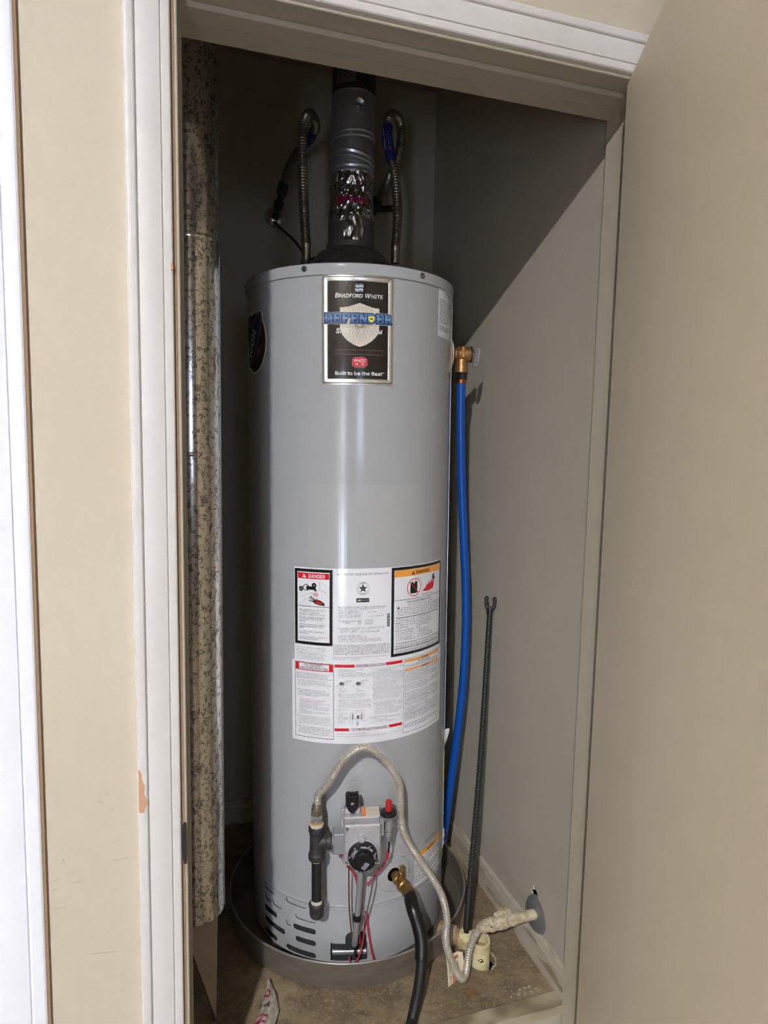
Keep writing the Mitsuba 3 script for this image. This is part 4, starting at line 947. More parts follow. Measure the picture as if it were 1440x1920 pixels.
gt('wire', [(.0130, .008, .120), (.0110, .006, .085), (.0060, .012, .060), (-.0020, .020, .040), (-.0120, .022, .030), (-.0200, .018, .028), (-.0210, .010, .036)], .0016, 'red_wire', 'red wire loop at the burner door')
gp(WH, 'pilot_bracket', bx(-.0010, .0030, -.014, -.006, .036, .062, .0005), 'screw_steel')

# drain valve and its ring
DF = VF(9.5)
part(WH, 'drain_ring', xf(lathe([(.0400, 0), (.0398, .0016), (.0360, .0030), (.0150, .0034), (.0150, .0)], 56, (0, 0, .2005), (0, -1, 0)), DF), 'enamel', 30)
part(WH, 'drain_hole', xf(lathe([(.0152, .0036), (.0, .0036)], 32, (0, 0, .2005), (0, -1, 0)), DF), 'void_black')
DV = part(WH, 'drain_valve', xf(cat(lathe([(.0100, -.004), (.0100, .012), (.0125, .014), (.0125, .020), (.0105, .022), (.0105, .030), (.0140, .033), (.0140, .040), (.0115, .043), (.0110, .050), (.0135, .052), (.0135, .066), (0, .066)], 32, (.002, 0, .2000), (.06, -1, -.14)), cyl((.002, -.024, .197), (.005, -.027, .2200), .0068, n=20, c=.001)), DF), 'brass', 25, label='brass drain valve')
part(DV, 'stem', xf(cat(cyl((.005, -.027, .218), (.0062, -.0285, .2310), .0046, n=16, c=.0008), bx(.0012, .0112, -.031, -.026, .2280, .2345, .001)), DF), 'brass', 25)

# ------------------------------------------------------------------ black iron tee with drip leg, left of the control
thing('drip_leg', 'black iron tee with capped drip leg, left of the gas control', 'pipe fitting')
TX, TD = GX - .0900, .0440
def tp(name, mesh, m, smooth=30, **k): return part('drip_leg', name, xf(mesh, GF), m, smooth, **k)
tz = lambda prof, n=32, m=None: lathe(prof, n, (TX, -TD, 0))
tp('tee', cat(tz([(.0105, .2840), (.0162, .2845), (.0168, .2870), (.0168, .2960), (.0150, .2985), (.0140, .3060), (.0140, .3380), (.0152, .3420), (.0164, .3440), (.0164, .3530), (.0155, .3550), (.0105, .3550)]),
               lathe([(.0, 0), (.0138, 0), (.0138, .018), (.0164, .0200), (.0168, .0225), (.0168, .0290), (.0158, .0305), (.0105, .0305)], 32, (TX, -TD, .3210), (1, 0, 0))), 'iron', 35)
tp('side_nipple', cyl((TX + .028, -TD, .3210), (GX - .055, -TD, .3210), .0098, n=28), 'pipe_dope')
tp('drip_nipple', tz([(.0, .188), (.0104, .188), (.0104, .290), (0, .290)]), 'black_steel')
tp('thread_seal', tz([(.0107, .2795), (.0112, .2830), (.0107, .2850)]), 'pipe_dope'); tp('thread_seal', tz([(.0108, .1850), (.0118, .1880), (.0108, .1960)]), 'pipe_dope')
tp('cap', tz([(.0, .1560), (.0090, .1560), (.0135, .1600), (.0146, .1640), (.0150, .1800), (.0162, .1820), (.0162, .1875), (.0150, .1890), (.0105, .1890)], 20), 'iron', 25)
tp('bushing', cat(tz([(.0142, .3545), (.0146, .3600), (.0120, .3620), (.0, .3622)], 8)), 'pipe_dope', 20)
tp('dope_ring', tz([(.0122, .3618), (.0110, .3650), (.0, .3652)], 20), 'yellow_dope')
tp('flare_fitting', cat(tz([(.0088, .3600), (.0088, .3720), (0, .3720)], 24), hexnut((TX, -TD, .3700), (TX, -TD, .3790), .0132)), 'steel_grey', 25)

# ------------------------------------------------------------------ corrugated gas connector from the wall valve up and over to the tee
thing('gas_connector', 'coated corrugated gas connector looping over the gas control down to the wall valve', 'gas hose')
n0, n1, n2 = GF([(TX, -TD, .3775), (TX + .001, -TD, .4000), (TX + .004, -TD + .001, .420)])
path = [n1, n2, (0.288, 0.292, 0.449), (0.309, 0.281, 0.492), (0.334, 0.276, 0.514), (0.355, 0.274, 0.520), (0.379, 0.272, 0.507), (0.408, 0.272, 0.474), (0.430, 0.274, 0.431), (0.433, 0.274, 0.396), (0.436, 0.274, 0.349), (0.447, 0.272, 0.312),
        (0.471, 0.258, 0.271), (0.495, 0.244, 0.235), (0.512, 0.230, 0.201), (0.518, 0.216, 0.163), (0.512, 0.206, 0.125), (0.518, 0.200, 0.093), (0.528, 0.195, 0.065), (0.541, 0.190, 0.043), (0.552, 0.193, 0.044), (0.559, 0.200, 0.058), (0.567, 0.210, 0.078), (0.584, 0.224, 0.094), (0.599, 0.234, 0.1015)]
part('gas_connector', 'corrugated_tube', tube(path, ribbed(.0070, .0040, .34), 16, .00066), 'flex_coated', 40)
part('gas_connector', 'flare_nut', cat(hexnut(n0, n0 + (n1 - n0) * .62, .0118), lathe([(.0105, 0), (.0100, .008), (.0078, .013), (0, .0132)], 24, n0 + (n1 - n0) * .55, n1 - n0)), 'nut_grey', 25)
# paper tag folded round the loop
thing('paper_tag', 'small folded paper tag hanging on the low loop of the gas connector', 'tag')
tv = np.array([(0.5135, .204, .084), (0.541, .210, .086), (0.552, .207, .084), (0.5165, .202, .052), (0.537, .208, .052), (0.556, .205, .050), (0.5185, .200, .0205), (0.5275, .203, .0225), (0.5500, .203, .036)])
tf = [(0, 3, 4), (0, 4, 1), (1, 4, 5), (1, 5, 2), (3, 6, 7), (3, 7, 4), (4, 7, 8), (4, 8, 5)]
tm = trimesh.Trimesh(np.vstack([tv, tv + [.0004, .0012, 0]]), [*tf, *[(a + 9, c + 9, b + 9) for a, b, c in tf]], process=False)
part('paper_tag', 'card', tm, 'tag_card', 50)
pr = Print()
def tagmap(v):   # v in the card: u 0..1 across, v 0..1 up
    a, b, c, d = tv[6] + [.004, 0, .003], tv[8] - [.003, 0, .001], tv[0] + [.003, 0, -.002], tv[1] + [.0, 0, -.002]
    q = (a * (1 - v[:, :1]) + b * v[:, :1]) * (1 - v[:, 1:2]) + (c * (1 - v[:, :1]) + d * v[:, :1]) * v[:, 1:2]
    return q - np.c_[0 * v[:, 0], .0022 + 0 * v[:, 0], 0 * v[:, 0]]
def bar(u0, u1, v0, v1): return trimesh.Trimesh(np.array([(u0, v0, 0), (u1, v0, 0), (u1, v1, 0), (u0, v1, 0)], float), [(0, 1, 2), (0, 2, 3)], process=False)
pr.put(bar(.26, .62, .02, .78), (176, 112, 84)); pr.put(bar(.12, 1.0, .84, .96), (186, 104, 78))
for k in range(12):
    pr.put(bar(.02, .16, .06 + k * .062, .085 + k * .062), (92, 88, 84)); pr.put(bar(.70, .94, .10 + k * .055, .125 + k * .055), (110, 104, 98))
pm, pc = pr.build(tagmap); part('paper_tag', 'print', pm, 'print', smooth=False, color=pc)

# ------------------------------------------------------------------ wall gas valve: plate, painted pipe, valve body, handle
thing('gas_shutoff_valve', 'dusty cream painted gas shutoff valve on a short pipe from the right wall', 'valve')
GS = 'gas_shutoff_valve'
gy, gz = .2430, .1020
part(GS, 'wall_pipe', cyl((.800, gy, gz), (.668, gy - .001, gz + .001), .0108, n=32), 'painted_pipe')
ax = lambda prof, n=32: lathe(prof, n, (.690, gy - .001, gz + .001), (-1, -.05, .02))
part(GS, 'valve_body', ax([(0, 0), (.0128, 0), (.0136, .002), (.0136, .009), (.0124, .011), (.0132, .013), (.0132, .020), (.0150, .023), (.0150, .040), (.0136, .043), (.0136, .049), (.0146, .052), (.0146, .060), (.0122, .063), (.0122, .068), (.0105, .070), (.0105, .082), (0, .084)], 14), 'painted_pipe', 25)
part(GS, 'flare_nut', cat(hexnut((.628, gy - .004, gz + .002), (.612, gy - .005, gz + .0025), .0128), lathe([(.0105, 0), (.0085, .012), (0, .0122)], 20, (.613, gy - .005, gz + .0025), (-1, -.25, -.06))), 'painted_pipe', 25)
part(GS, 'handle', cat(lathe([(.0130, .010), (.0130, .022), (.0120, .025), (0, .026)], 24, (.660, gy - .003, gz)), xf(bx(-.022, .016, -.0065, .0065, 0, .010, .003), lambda v: np.stack([.658 + v[:, 0] * .94 - v[:, 1] * .3, gy - .004 + v[:, 1] * .94 + v[:, 0] * .3, gz + .020 + v[:, 2]], 1)), bx(.671, .677, gy - .011, gy - .001, gz + .018, gz + .030, .002)), 'painted_pipe', 25)
part(GS, 'wall_plate', lathe([(.0115, .0085), (.027, .0075), (.036, .0040), (.0392, .0), (.0400, -.0015), (.0392, -.0015)], 64, (.7465, gy - .002, gz - .001), (-1, -.14, .10)), 'zinc_plate', 35, label='round grey metal wall plate')

# ------------------------------------------------------------------ pan drain: PVC stub in the floor with a branch to the pan
thing('pan_drain', 'stained cream PVC stub in the floor with a branch to the drain pan', 'pipe')
pcx, pcy = .6215, .2685
a = np.arange(40) * 2 * np.pi / 40
def cut_tube(ro, ri, z0, ztop):
    V = []; ring = lambda r: np.stack([pcx + r * np.cos(a), pcy + r * np.sin(a)], 1)
    for r, top in ((ro, 0), (ro, 1), (ri, 1), (ri, 2)):
        q = ring(r); z = np.full(40, z0) if top == 0 else (ztop(q) if top == 1 else np.full(40, z0 + .03)); V.append(np.c_[q, z])
    F = []; i = np.arange(40); j = (i + 1) % 40
    for k in range(3): F += [np.stack([k * 40 + i, k * 40 + j, (k + 1) * 40 + j], 1), np.stack([k * 40 + i, (k + 1) * 40 + j, (k + 1) * 40 + i], 1)]
    return trimesh.Trimesh(np.vstack(V), np.vstack(F), process=False)
part('pan_drain', 'stub', cut_tube(.0235, .0195, -.10, lambda q: .054 + (q[:, 1] - pcy) * .16 + (q[:, 0] - pcx) * -.10), 'pvc_cream', 30)
part('pan_drain', 'stub_inside', lathe([(0, .030), (.0198, .030)], 30, (pcx, pcy, 0)), 'pvc_tan')
b0, b1 = np.array([pcx - .008, pcy + .006, .040]), np.array([.5640, .3215, .0405])
bd = (b1 - b0) / np.linalg.norm(b1 - b0); at = lambda s: b0 + bd * s
part('pan_drain', 'branch', cyl(at(0), at(.030), .0205, n=36), 'pvc_cream')
part('pan_drain', 'ring', cyl(at(.029), at(.033), .0215, n=36, c=.0008), 'pvc_cream')
part('pan_drain', 'sleeve', cyl(at(.032), at(.046), .0165, n=36), 'pvc_tan', label='brown pipe sleeve')
part('pan_drain', 'coupling', cyl(at(.045), at(.074), .0200, n=36, c=.001), 'pvc_white', label='white PVC coupling')
part('pan_drain', 'pan_nut', cyl(at(.073), at(.084), .0215, n=10, c=.002), 'pvc_tan', 25, label='tan nut at the pan wall')
pr = Print()
mk = unary_union([affinity.scale(Point(0, .0010).buffer(.0042), 1.2, .9).difference(affinity.scale(Point(0, .0006).buffer(.0030), 1.2, .9)), Point(.0008, -.0014).buffer(.0020), sbox(.001, -.003, .0056, -.0008)])
pr.put(strips(mk, .002), (34, 28, 36))
pm, pc = pr.build(lambda v: np.stack([pcx + (.0237 + v[:, 2]) * np.sin(-.30 + v[:, 0] / .0215), pcy - (.0237 + v[:, 2]) * np.cos(-.30 + v[:, 0] / .0215), .0185 + v[:, 1]], 1))
part('pan_drain', 'ink_mark', pm, 'print', smooth=True, color=pc)

# ------------------------------------------------------------------ drain pan
thing('drain_pan', 'round dull metal drain pan under the water heater', 'drain pan')
PX, PY, PR = .4000, .5500, .2855
part('drain_pan', 'pan', lathe([(0, .0012), (PR - .008, .0012), (PR - .002, .004), (PR + .001, .058), (PR + .0005, .060), (PR - .004, .006), (PR - .009, .0030), (0, .0028)], 180, (PX, PY, 0)), 'pan_metal', 35)
rim = [(PX + (PR + .0005) * math.cos(t), PY + (PR + .0005) * math.sin(t), .0605) for t in np.linspace(0, 2 * math.pi, 181)]
part('drain_pan', 'rolled_rim', tube(rim, .0024, 10, raw=True, closed=False), 'pan_rim_lit', True)
for q in (0.6, 2.7, 4.8): part('water_heater', 'foot', cyl((HX + .17 * math.cos(q), HY + .17 * math.sin(q), .0028), (HX + .17 * math.cos(q), HY + .17 * math.sin(q), .016), .02, n=20), 'black_steel')

# ------------------------------------------------------------------ drain hose
thing('drain_hose', 'black rubber hose from the drain valve, over the pan and out across the floor edge', 'hose')
e0 = DF([(.002 + .06 * .060, -.060, .2000 - .14 * .060)])[0]
hp = [e0, (.4520, .238, .180), (.4570, .222, .158), (.4590, .205, .132), (.4530, .188, .103), (.4445, .175, .073), (.4340, .165, .041), (.4210, .152, .0155), (.4080, .128, .0125), (.4020, .100, .004), (.3990, .082, -.03), (.398, .076, -.10), (.398, .076, -.2)]
part('drain_hose', 'hose', tube(hp, lambda s, L: .0104, 24, .004), 'black_rubber', 40)
part('drain_hose', 'sleeve', tube(hp[:5], lambda s, L: (.0115 + .0024 * min(1, s / .012)) if s < L - .003 else .0125, 24, .004), 'black_plastic', 40)
part('drain_hose', 'clamp', tube([e0 + [0, 0.002, 0.001], np.array(hp[1]) * .45 + e0 * .55], .0128, 24, .004), 'lead_dark', 40)

# ------------------------------------------------------------------ relief valve and blue discharge pipe on the right
TF = VF(76)
thing('relief_valve', 'bronze relief valve with a flat steel lever on the right side of the heater', 'valve')
def rv(name, mesh, m, smooth=30, **k): return part('relief_valve', name, xf(mesh, TF), m, smooth, **k)
zt = 1.3350
OUT = -.0280
rv('body', cat(lathe([(0, .004), (.0120, .004), (.0120, .010), (.0138, .011), (.0138, .015), (.0155, .017), (.0178, .020), (.0180, .038), (.0170, .040), (.0170, .043), (.0178, .0435), (.0178, .047), (.0165, .049), (.0, .0495)], 36, (0, 0, zt), (0, -1, 0)), lathe([(0, -.0420), (.0150, -.0420), (.0155, -.040), (.0152, -.030), (.0140, -.024), (.0140, 0), (0, 0)], 36, (0, OUT, zt)), bx(-.0196, -.016, OUT - .004, OUT + .004, zt - .010, zt + .016, .0012)), 'bronze', 35)
rv('raised_mark', cat(bx(-.0201, -.0190, OUT - .001, OUT + .001, zt - .006, zt + .008, .0003), bx(-.0201, -.0190, OUT - .0028, OUT + .0028, zt + .008, zt + .0095, .0003)), 'bronze', 20)
rv('cap_edge', lathe([(.0170, .0480), (.0184, .0484), (.0184, .0510), (.0120, .0518), (0, .0518)], 36, (0, 0, zt), (0, -1, 0)), 'black_steel', 30)
rv('stem', cyl((0, -.0515, zt + .008), (-.004, -.0600, zt + .006), .0026, n=14), 'screw_steel')
lev = rrect(-.0058, .0058, -.0235, .0185, .0054)
rv('lever', xf(cat(extr(lev.difference(Point(0, .0100).buffer(.0017)).difference(Point(0, -.0150).buffer(.0019)), .0018), extr(lev.difference(lev.buffer(-.0011)), .0040)), lambda v: np.stack([-.0050 - v[:, 2], -.0625 - v[:, 0] - .16 * v[:, 1], zt - .004 + v[:, 1]], 1)), 'screw_steel', 25, label='flat steel test lever')
rv('adapter', lathe([(0, -.0580), (.0122, -.0580), (.0136, -.0565), (.0136, -.0460), (.0150, -.0450), (.0150, -.0405), (0, -.0405)], 10, (0, OUT, zt)), 'black_plastic', 25)
rv('copper_ring', lathe([(0, -.0665), (.0116, -.0665), (.0118, -.0650), (.0118, -.0580), (0, -.0580)], 36, (0, OUT, zt)), 'copper')
thing('blue_pipe', 'bright blue plastic discharge pipe bending down beside the heater', 'pipe')
t0 = TF([(0, OUT, zt - .064)])[0]
bp = [t0, t0 + [.0035, .004, -.10], (.6610, .512, 1.042), (.6740, .520, .912), (.6870, .527, .780), (.6930, .532, .644), (.6910, .538, .508), (.6830, .550, .362), (.6730, .563, .216), (.6640, .575, .086)]
part('blue_pipe', 'pipe', tube(bp, .0104, 28, .012), 'blue_plastic', 40)
part('blue_pipe', 'bore', tube([np.array(bp[-1]) + [.0004, -.0006, .006], np.array(bp[-1]) + [-.0001, .0002, -.0005]], .0078, 24, .003), 'void_black', 40)

# ------------------------------------------------------------------ ribbed black rod with a forked end, leaning on the right wall
thing('forked_rod', 'long ribbed black rod with a small forked end leaning on the right wall', 'rod')
r0, r1 = np.array((.5960, .2830, .0615)), np.array((.7330, .4830, .7250))
rd = (r1 - r0) / np.linalg.norm(r1 - r0)
part('forked_rod', 'shaft', tube([r0 + rd * .085, (r0 + r1) / 2 + [.004, .0, 0], r1], lambda s, L: .0064 * (1 + .09 * (1 if math.sin(2 * math.pi * s / .0070) > -.2 else -1)), 14, .00120), 'rod_black', 35)
part('forked_rod', 'grip', tube([r0, r0 + rd * .09], lambda s, L: .0074 if s > .004 else .0058, 20, .004), 'black_rubber', 40)
fx = np.cross(rd, np.cross(np.array([1, -.45, 0.0]), rd)); fx /= np.linalg.norm(fx)
fk = [r1 + rd * (.006 + .024 * h) + fx * q for q, h in ((-.0100, 1.0), (-.0102, .55), (-.0085, .18), (-.004, .02), (0, 0), (.004, .02), (.0085, .18), (.0102, .55), (.0100, 1.0))]
part('forked_rod', 'fork', cat(tube(fk, lambda s, L: .0042 + .0010 * (min(s, L - s) < .006), 14, .002), tube([r1 - rd * .002, r1 + rd * .008], .0062, 16, .002), ball(fk[0], .0050), ball(fk[-1], .0050)), 'rod_black', 40)

# ------------------------------------------------------------------ flue pipe
thing('flue_pipe', 'galvanised flue pipe with foil tape rising from the draft hood', 'flue pipe')
fc = lambda z: HW(np.array([[0, 0, z]]))[0] + [.0 + .018 * (z - 1.55), 0, 0]
def fl_sec(name, prof, m, smooth=35, n=72, tilt=0.0, phase=0.0, label=None, fn=None):
    v0 = lathe(prof, n)
    def pl_(v):
        c = np.array([fc(z) for z in v[:, 2]]); q = v.copy()
        q[:, 0] = c[:, 0] + v[:, 0]; q[:, 1] = c[:, 1] + v[:, 1]; q[:, 2] = v[:, 2] + tilt * v[:, 0]
        return fn(v, q) if fn else q
    return part('flue_pipe', name, xf(v0, pl_), m, smooth, label=label)
fl_sec('collar_pipe', [(.0515, 1.562), (.0515, 1.622)], 'hood_dark')
def crumple(v, q):
    a = np.arctan2(v[:, 1], v[:, 0]); n = meshkit.fbm(np.c_[a * 5.5, v[:, 2] * 55, 0 * a + 3], 3)
    n2 = np.abs(meshkit.fbm(np.c_[a * 9 + 7, v[:, 2] * 80, 0 * a + 9], 3) - .5)
    d = (n - .5) * .0050 - n2 * .0060 + .0012
    q[:, 0] += np.cos(a) * d; q[:, 1] += np.sin(a) * d; return q
zz = np.linspace(1.612, 1.722, 56)
fl_sec('foil_tape', [(.0505 - .0038 * np.clip((z - 1.625) / .05, 0, 1), z) for z in zz], 'foil', 20, 140, fn=crumple, label='crumpled silver foil tape wrapped round the flue')
tear = Polygon([(-.012, 1.568), (.022, 1.572), (.030, 1.600), (.034, 1.626), (-.006, 1.626), (-.010, 1.612), (-.004, 1.602), (-.016, 1.590)])
fm = strips(tear, .004)
fm.vertices[:, 2] = .0012 + .0016 * meshkit.fbm(np.c_[fm.vertices[:, :2] * 140, np.zeros(len(fm.vertices))], 2)
def on_flue(rad):
    def pl_(v):
        c = np.array([fc(z) for z in v[:, 1]]); a_ = v[:, 0] / .05 - .28
        return np.stack([c[:, 0] + (rad + v[:, 2]) * np.sin(a_), c[:, 1] - (rad + v[:, 2]) * np.cos(a_), v[:, 1]], 1)
    return pl_
part('flue_pipe', 'tape_end', xf(fm, on_flue(.0515)), 'foil', True, label='torn flap of foil tape')
pr = Print(.0026)
for ch, uu in (('P', -.030), ('R', -.021), ('T', -.011), ('8', .000), ('A', .011), ('F', .021), ('X', .030)):
    if ch: pr.put(text(ch, uu, 1.6500 + .0008 * math.sin(uu * 300), .0125, True, anchor='c'), (150, 16, 66))
pm, pc = pr.build(on_flue(.0485)); part('flue_pipe', 'tape_print', pm, 'print_gloss', smooth=True, color=pc, label='magenta printing on the foil tape')
bead = lambda r, z, h=.0022: [(r, z - .004), (r + h, z - .0016), (r + h, z + .0016), (r, z + .004)]
fl_sec('elbow_gore', [(.0460, 1.716), *bead(.0468, 1.7225), *bead(.0470, 1.7345), (.0472, 1.7400), (.0472, 1.758)], 'flue_steel', 40)
fl_sec('elbow_gore', [(.0474, 1.742), *bead(.0474, 1.7490, .0026), *bead(.0474, 1.7600, .0022), (.0476, 1.770), (.0478, 1.802)], 'flue_steel', 40, tilt=-.16)
fl_sec('elbow_gore', [(.0480, 1.788), *bead(.0480, 1.7950, .0028), *bead(.0480, 1.8060, .0024), (.0482, 1.812), (.0484, 1.830)], 'flue_steel', 40, tilt=.05)
def dimple(v, q):
    a_ = np.arctan2(v[:, 0], -v[:, 1]); u_ = (a_ - .02) * .048; w_ = v[:, 2] - 1.8560; r_ = np.hypot(u_, w_ * .88)
    d = -.0050 * np.exp(-(r_ / .0088) ** 4) + .0012 * np.exp(-((r_ - .0125) / .003) ** 2)
    q[:, 0] += np.sin(a_) * d; q[:, 1] += -np.cos(a_) * d; return q
fl_sec('elbow_gore', [(.0484, z) for z in np.linspace(1.822, 1.884, 50)] + [(.0484, 1.8850), (.0492, 1.8865), (.0492, 1.8885), (.0482, 1.8895)], 'flue_steel', 40, 180, fn=dimple)
c_ = fc(1.856)
part('flue_pipe', 'pipe_screw', lathe([(.0042, .0436), (.0042, .0446), (.0030, .0466), (.0022, .0462), (0, .0470)], 20, c_, (.02, -1, 0)), 'screw_steel')
fl_sec('upper_pipe', [(.0470, 1.880), (.0476, 1.892), (.0476, CT)], 'flue_black', 40, label='black upper flue section')
ul = Print(.0008)
ul.put(strips(rrect(-.044, .004, 1.9010, 1.985, .003), .004), (92, 92, 96)); ul.put(strips(rrect(-.042, .002, 1.9030, 1.983, .002).difference(rrect(-.0414, .0014, 1.9036, 1.9824, .002)), .004), (52, 52, 56), .0010)
for k in range(9): ul.put(wordbars(-.040, .0005, 1.9085 + k * .0062, .0034), (34, 34, 38), .0010)
pm, pc = ul.build(on_flue(.0478)); part('flue_pipe', 'pipe_label', pm, 'print_dark', smooth=True, color=pc, label='grey paper label on the black flue section')

# ------------------------------------------------------------------ corrugated water connectors
def connector(key, label, pts, nut, stub_dir):
    thing(key, label, 'water connector', 'corrugated steel water connectors above the heater')
    part(key, 'corrugated_tube', tube(pts, ribbed(.0104, .0064, .24), 20, .00106), 'flex_steel', 40)
    p0 = np.array(pts[0])
    part(key, 'union_nut', cat(lathe([(.0, -.034), (.0098, -.034), (.0098, -.006), (.0108, -.004), (.0108, .002), (0, .003)], 28, p0)), 'flex_steel', 30)
lx = HW([[-.1035, 0, 1.53]])[0]; rx = HW([[.1065, 0, 1.53]])[0]
lp = [(lx[0] + .001, .555, 1.562), (.2835, .555, 1.630), (.2800, .556, 1.709), (.2785, .558, 1.776), (.2850, .572, 1.826), (.3030, .608, 1.866), (.3240, .655, 1.882), (.3420, .710, 1.888), (.3450, .760, 1.890), (.3330, .810, 1.884), (.3150, .850, 1.868), (.3030, .880, 1.842), (.2960, .902, 1.812)]
connector('water_connector', 'left corrugated steel water connector arching back to the chrome wall plate', lp, None, None)
rp = [(rx[0], .555, 1.578), (.5010, .555, 1.656), (.4940, .556, 1.738), (.4820, .557, 1.783), (.4740, .560, 1.826), (.4820, .574, 1.866), (.5040, .606, 1.896), (.5340, .645, 1.902), (.5520, .685, 1.882), (.5600, .730, 1.862), (.5680, .790, 1.856), (.5760, .850, 1.852), (.5760, .890, 1.838), (.5660, .920, 1.812)]
connector('water_connector_001', 'right corrugated steel water connector in a narrow loop with a blue label', rp, None, None)
Cn, _ = spline(rp[2:6], .004)
part('water_connector_001', 'blue_label', tube(Cn[int(len(Cn) * .26):int(len(Cn) * .88)], .0122, 24, raw=True), 'label_blue', 40, label='navy blue label wrapped round the tube')
Cn2, _ = spline(lp[5:8], .004)
part('water_connector', 'blue_label', tube([(.3430, .735, 1.889), (.3425, .775, 1.889), (.3340, .806, 1.885)], .0122, 24, .004), 'label_blue', 40, label='navy blue label wrapped round the tube')
mid = Cn[int(len(Cn) * .57)]
tdir = (Cn[int(len(Cn) * .88) - 1] - Cn[int(len(Cn) * .26)]); tdir /= np.linalg.norm(tdir)
pr = Print(.0124)
pr.put(wordbars(-.019, .020, .0012, .0022), (120, 124, 170)); pr.put(wordbars(-.019, .014, -.0042, .0022), (120, 124, 170)); pr.put(strips(sbox(-.026, .0100, .026, .0135), .004), (120, 118, 118)); pr.put(strips(sbox(-.026, -.0155, .026, -.0115), .004), (140, 36, 46)); pr.put(strips(Point(-.0235, .0).buffer(.0026)), (190, 60, 70))
fxv = np.cross(tdir, [0, -1, 0]); fxv /= np.linalg.norm(fxv); fyv = np.cross(fxv, tdir)
def on_label(v):
    a_ = v[:, 1] / .0122
    return mid + v[:, :1] * tdir + (np.sin(-a_) * v[:, 2])[:, None] * fxv + (np.cos(a_) * v[:, 2])[:, None] * (fyv if fyv[1] < 0 else -fyv)
pm, pc = pr.build(on_label); part('water_connector_001', 'label_print', pm, 'print', smooth=True, color=pc)
# stub-outs in the back wall
thing('water_stub', 'dark supply stub with a domed chrome plate on the back wall, left of the flue', 'pipe')
part('water_stub', 'stub', cat(tube([(.2960, .903, 1.814), (.2920, .918, 1.790), (.2860, .936, 1.765), (.2830, .958, 1.752), (.2830, .975, 1.750)], .0085, 20, .006), hexnut((.2966, .900, 1.818), (.2925, .916, 1.793), .0150), hexnut((.2895, .926, 1.778), (.2860, .937, 1.764), .0140)), 'lead_dark', 30)
part('water_stub', 'chrome_plate', lathe([(.009, .014), (.014, .0145), (.022, .011), (.028, .005), (.0300, .0), (.0300, -.001)], 48, (.2830, CB - .0002, 1.750), (0, -1, 0)), 'chrome_bright', 40)
thing('water_stub_001', 'dark supply stub with a short side pipe on the back wall, right of the flue', 'pipe')
part('water_stub_001', 'stub', cat(tube([(.5665, .919, 1.815), (.5620, .934, 1.795), (.5600, .955, 1.782), (.5600, .975, 1.780)], .0090, 20, .006), hexnut((.5672, .916, 1.820), (.5630, .930, 1.800), .0155)), 'lead_dark', 30)
part('water_stub_001', 'side_pipe', tube([(.5640, .936, 1.796), (.590, .938, 1.800), (.622, .940, 1.806)], .0085, 18, .006), 'lead_dark')
thing('ground_wire', 'thin black cable sagging from the chrome wall plate to the top of the heater', 'cable')
part('ground_wire', 'cable', tube([(.2790, .962, 1.736), (.290, .930, 1.712), (.316, .860, 1.662), (.325, .760, 1.600), (.320, .690, 1.568), (.322, .625, 1.556), (.332, .600, 1.552), (.342, .592, 1.548)], .0032, 12, .008), 'black_rubber', 40)

# ------------------------------------------------------------------ galvanised duct behind the left jamb
thing('galvanised_duct', 'tall round galvanised duct with spangled zinc behind the left jamb', 'duct')
DXc, DYc, DR, DZb = .0280, .3000, .0525, .2280
part('galvanised_duct', 'pipe', lathe([(DR - .0012, DZb + .002), (DR - .0006, DZb), (DR, DZb + .0015), (DR, 1.098), (DR + .0016, 1.100), (DR + .0016, 1.104), (DR, 1.106), (DR, 1.466), (DR + .0014, 1.468), (DR + .0014, 1.4735), (DR, 1.4755), (DR, CT)], 96, (DXc, DYc, 0)), 'galvanised', 40)
part('galvanised_duct', 'inner_wall', lathe([(DR - .0012, DZb + .002), (DR - .0012, DZb + .4)], 96, (DXc, DYc, 0)), 'dark_metal', 40)
sa = math.radians(-8)
sm = [(DXc + (DR + .0010) * math.cos(q), DYc + (DR + .0010) * math.sin(q)) for q in np.linspace(sa - .10, sa + .16, 8)]
so = [(DXc + (DR - .0005) * math.cos(q), DYc + (DR - .0005) * math.sin(q)) for q in np.linspace(sa - .10, sa + .16, 8)]
part('galvanised_duct', 'lap_seam', xf(extr(Polygon(sm + so[::-1]), 1.447 - DZb - .004), lambda v: v + [0, 0, DZb + .004]), 'galv_seam', 30)
# board standing under the duct
thing('plywood_board', 'thin brown board standing on edge beneath the duct', 'board')
bq = Polygon([(.0620, .0), (.0725, .2100), (-.0120, .2100)])
bs = Polygon([(.0620, .0), (.0590, .0), (-.0150, .2100), (-.0120, .2100)])
lean_board = lambda t0: (lambda v: np.stack([v[:, 0], .2825 + .34 * v[:, 1] + t0 + v[:, 2], v[:, 1] + .0006], 1))
part('plywood_board', 'panel', xf(extr(bq, .009), lean_board(0)), 'plywood', False)
part('plywood_board', 'sawn_edge', xf(extr(bs, .0088), lean_board(.0001)), 'ply_edge', False)
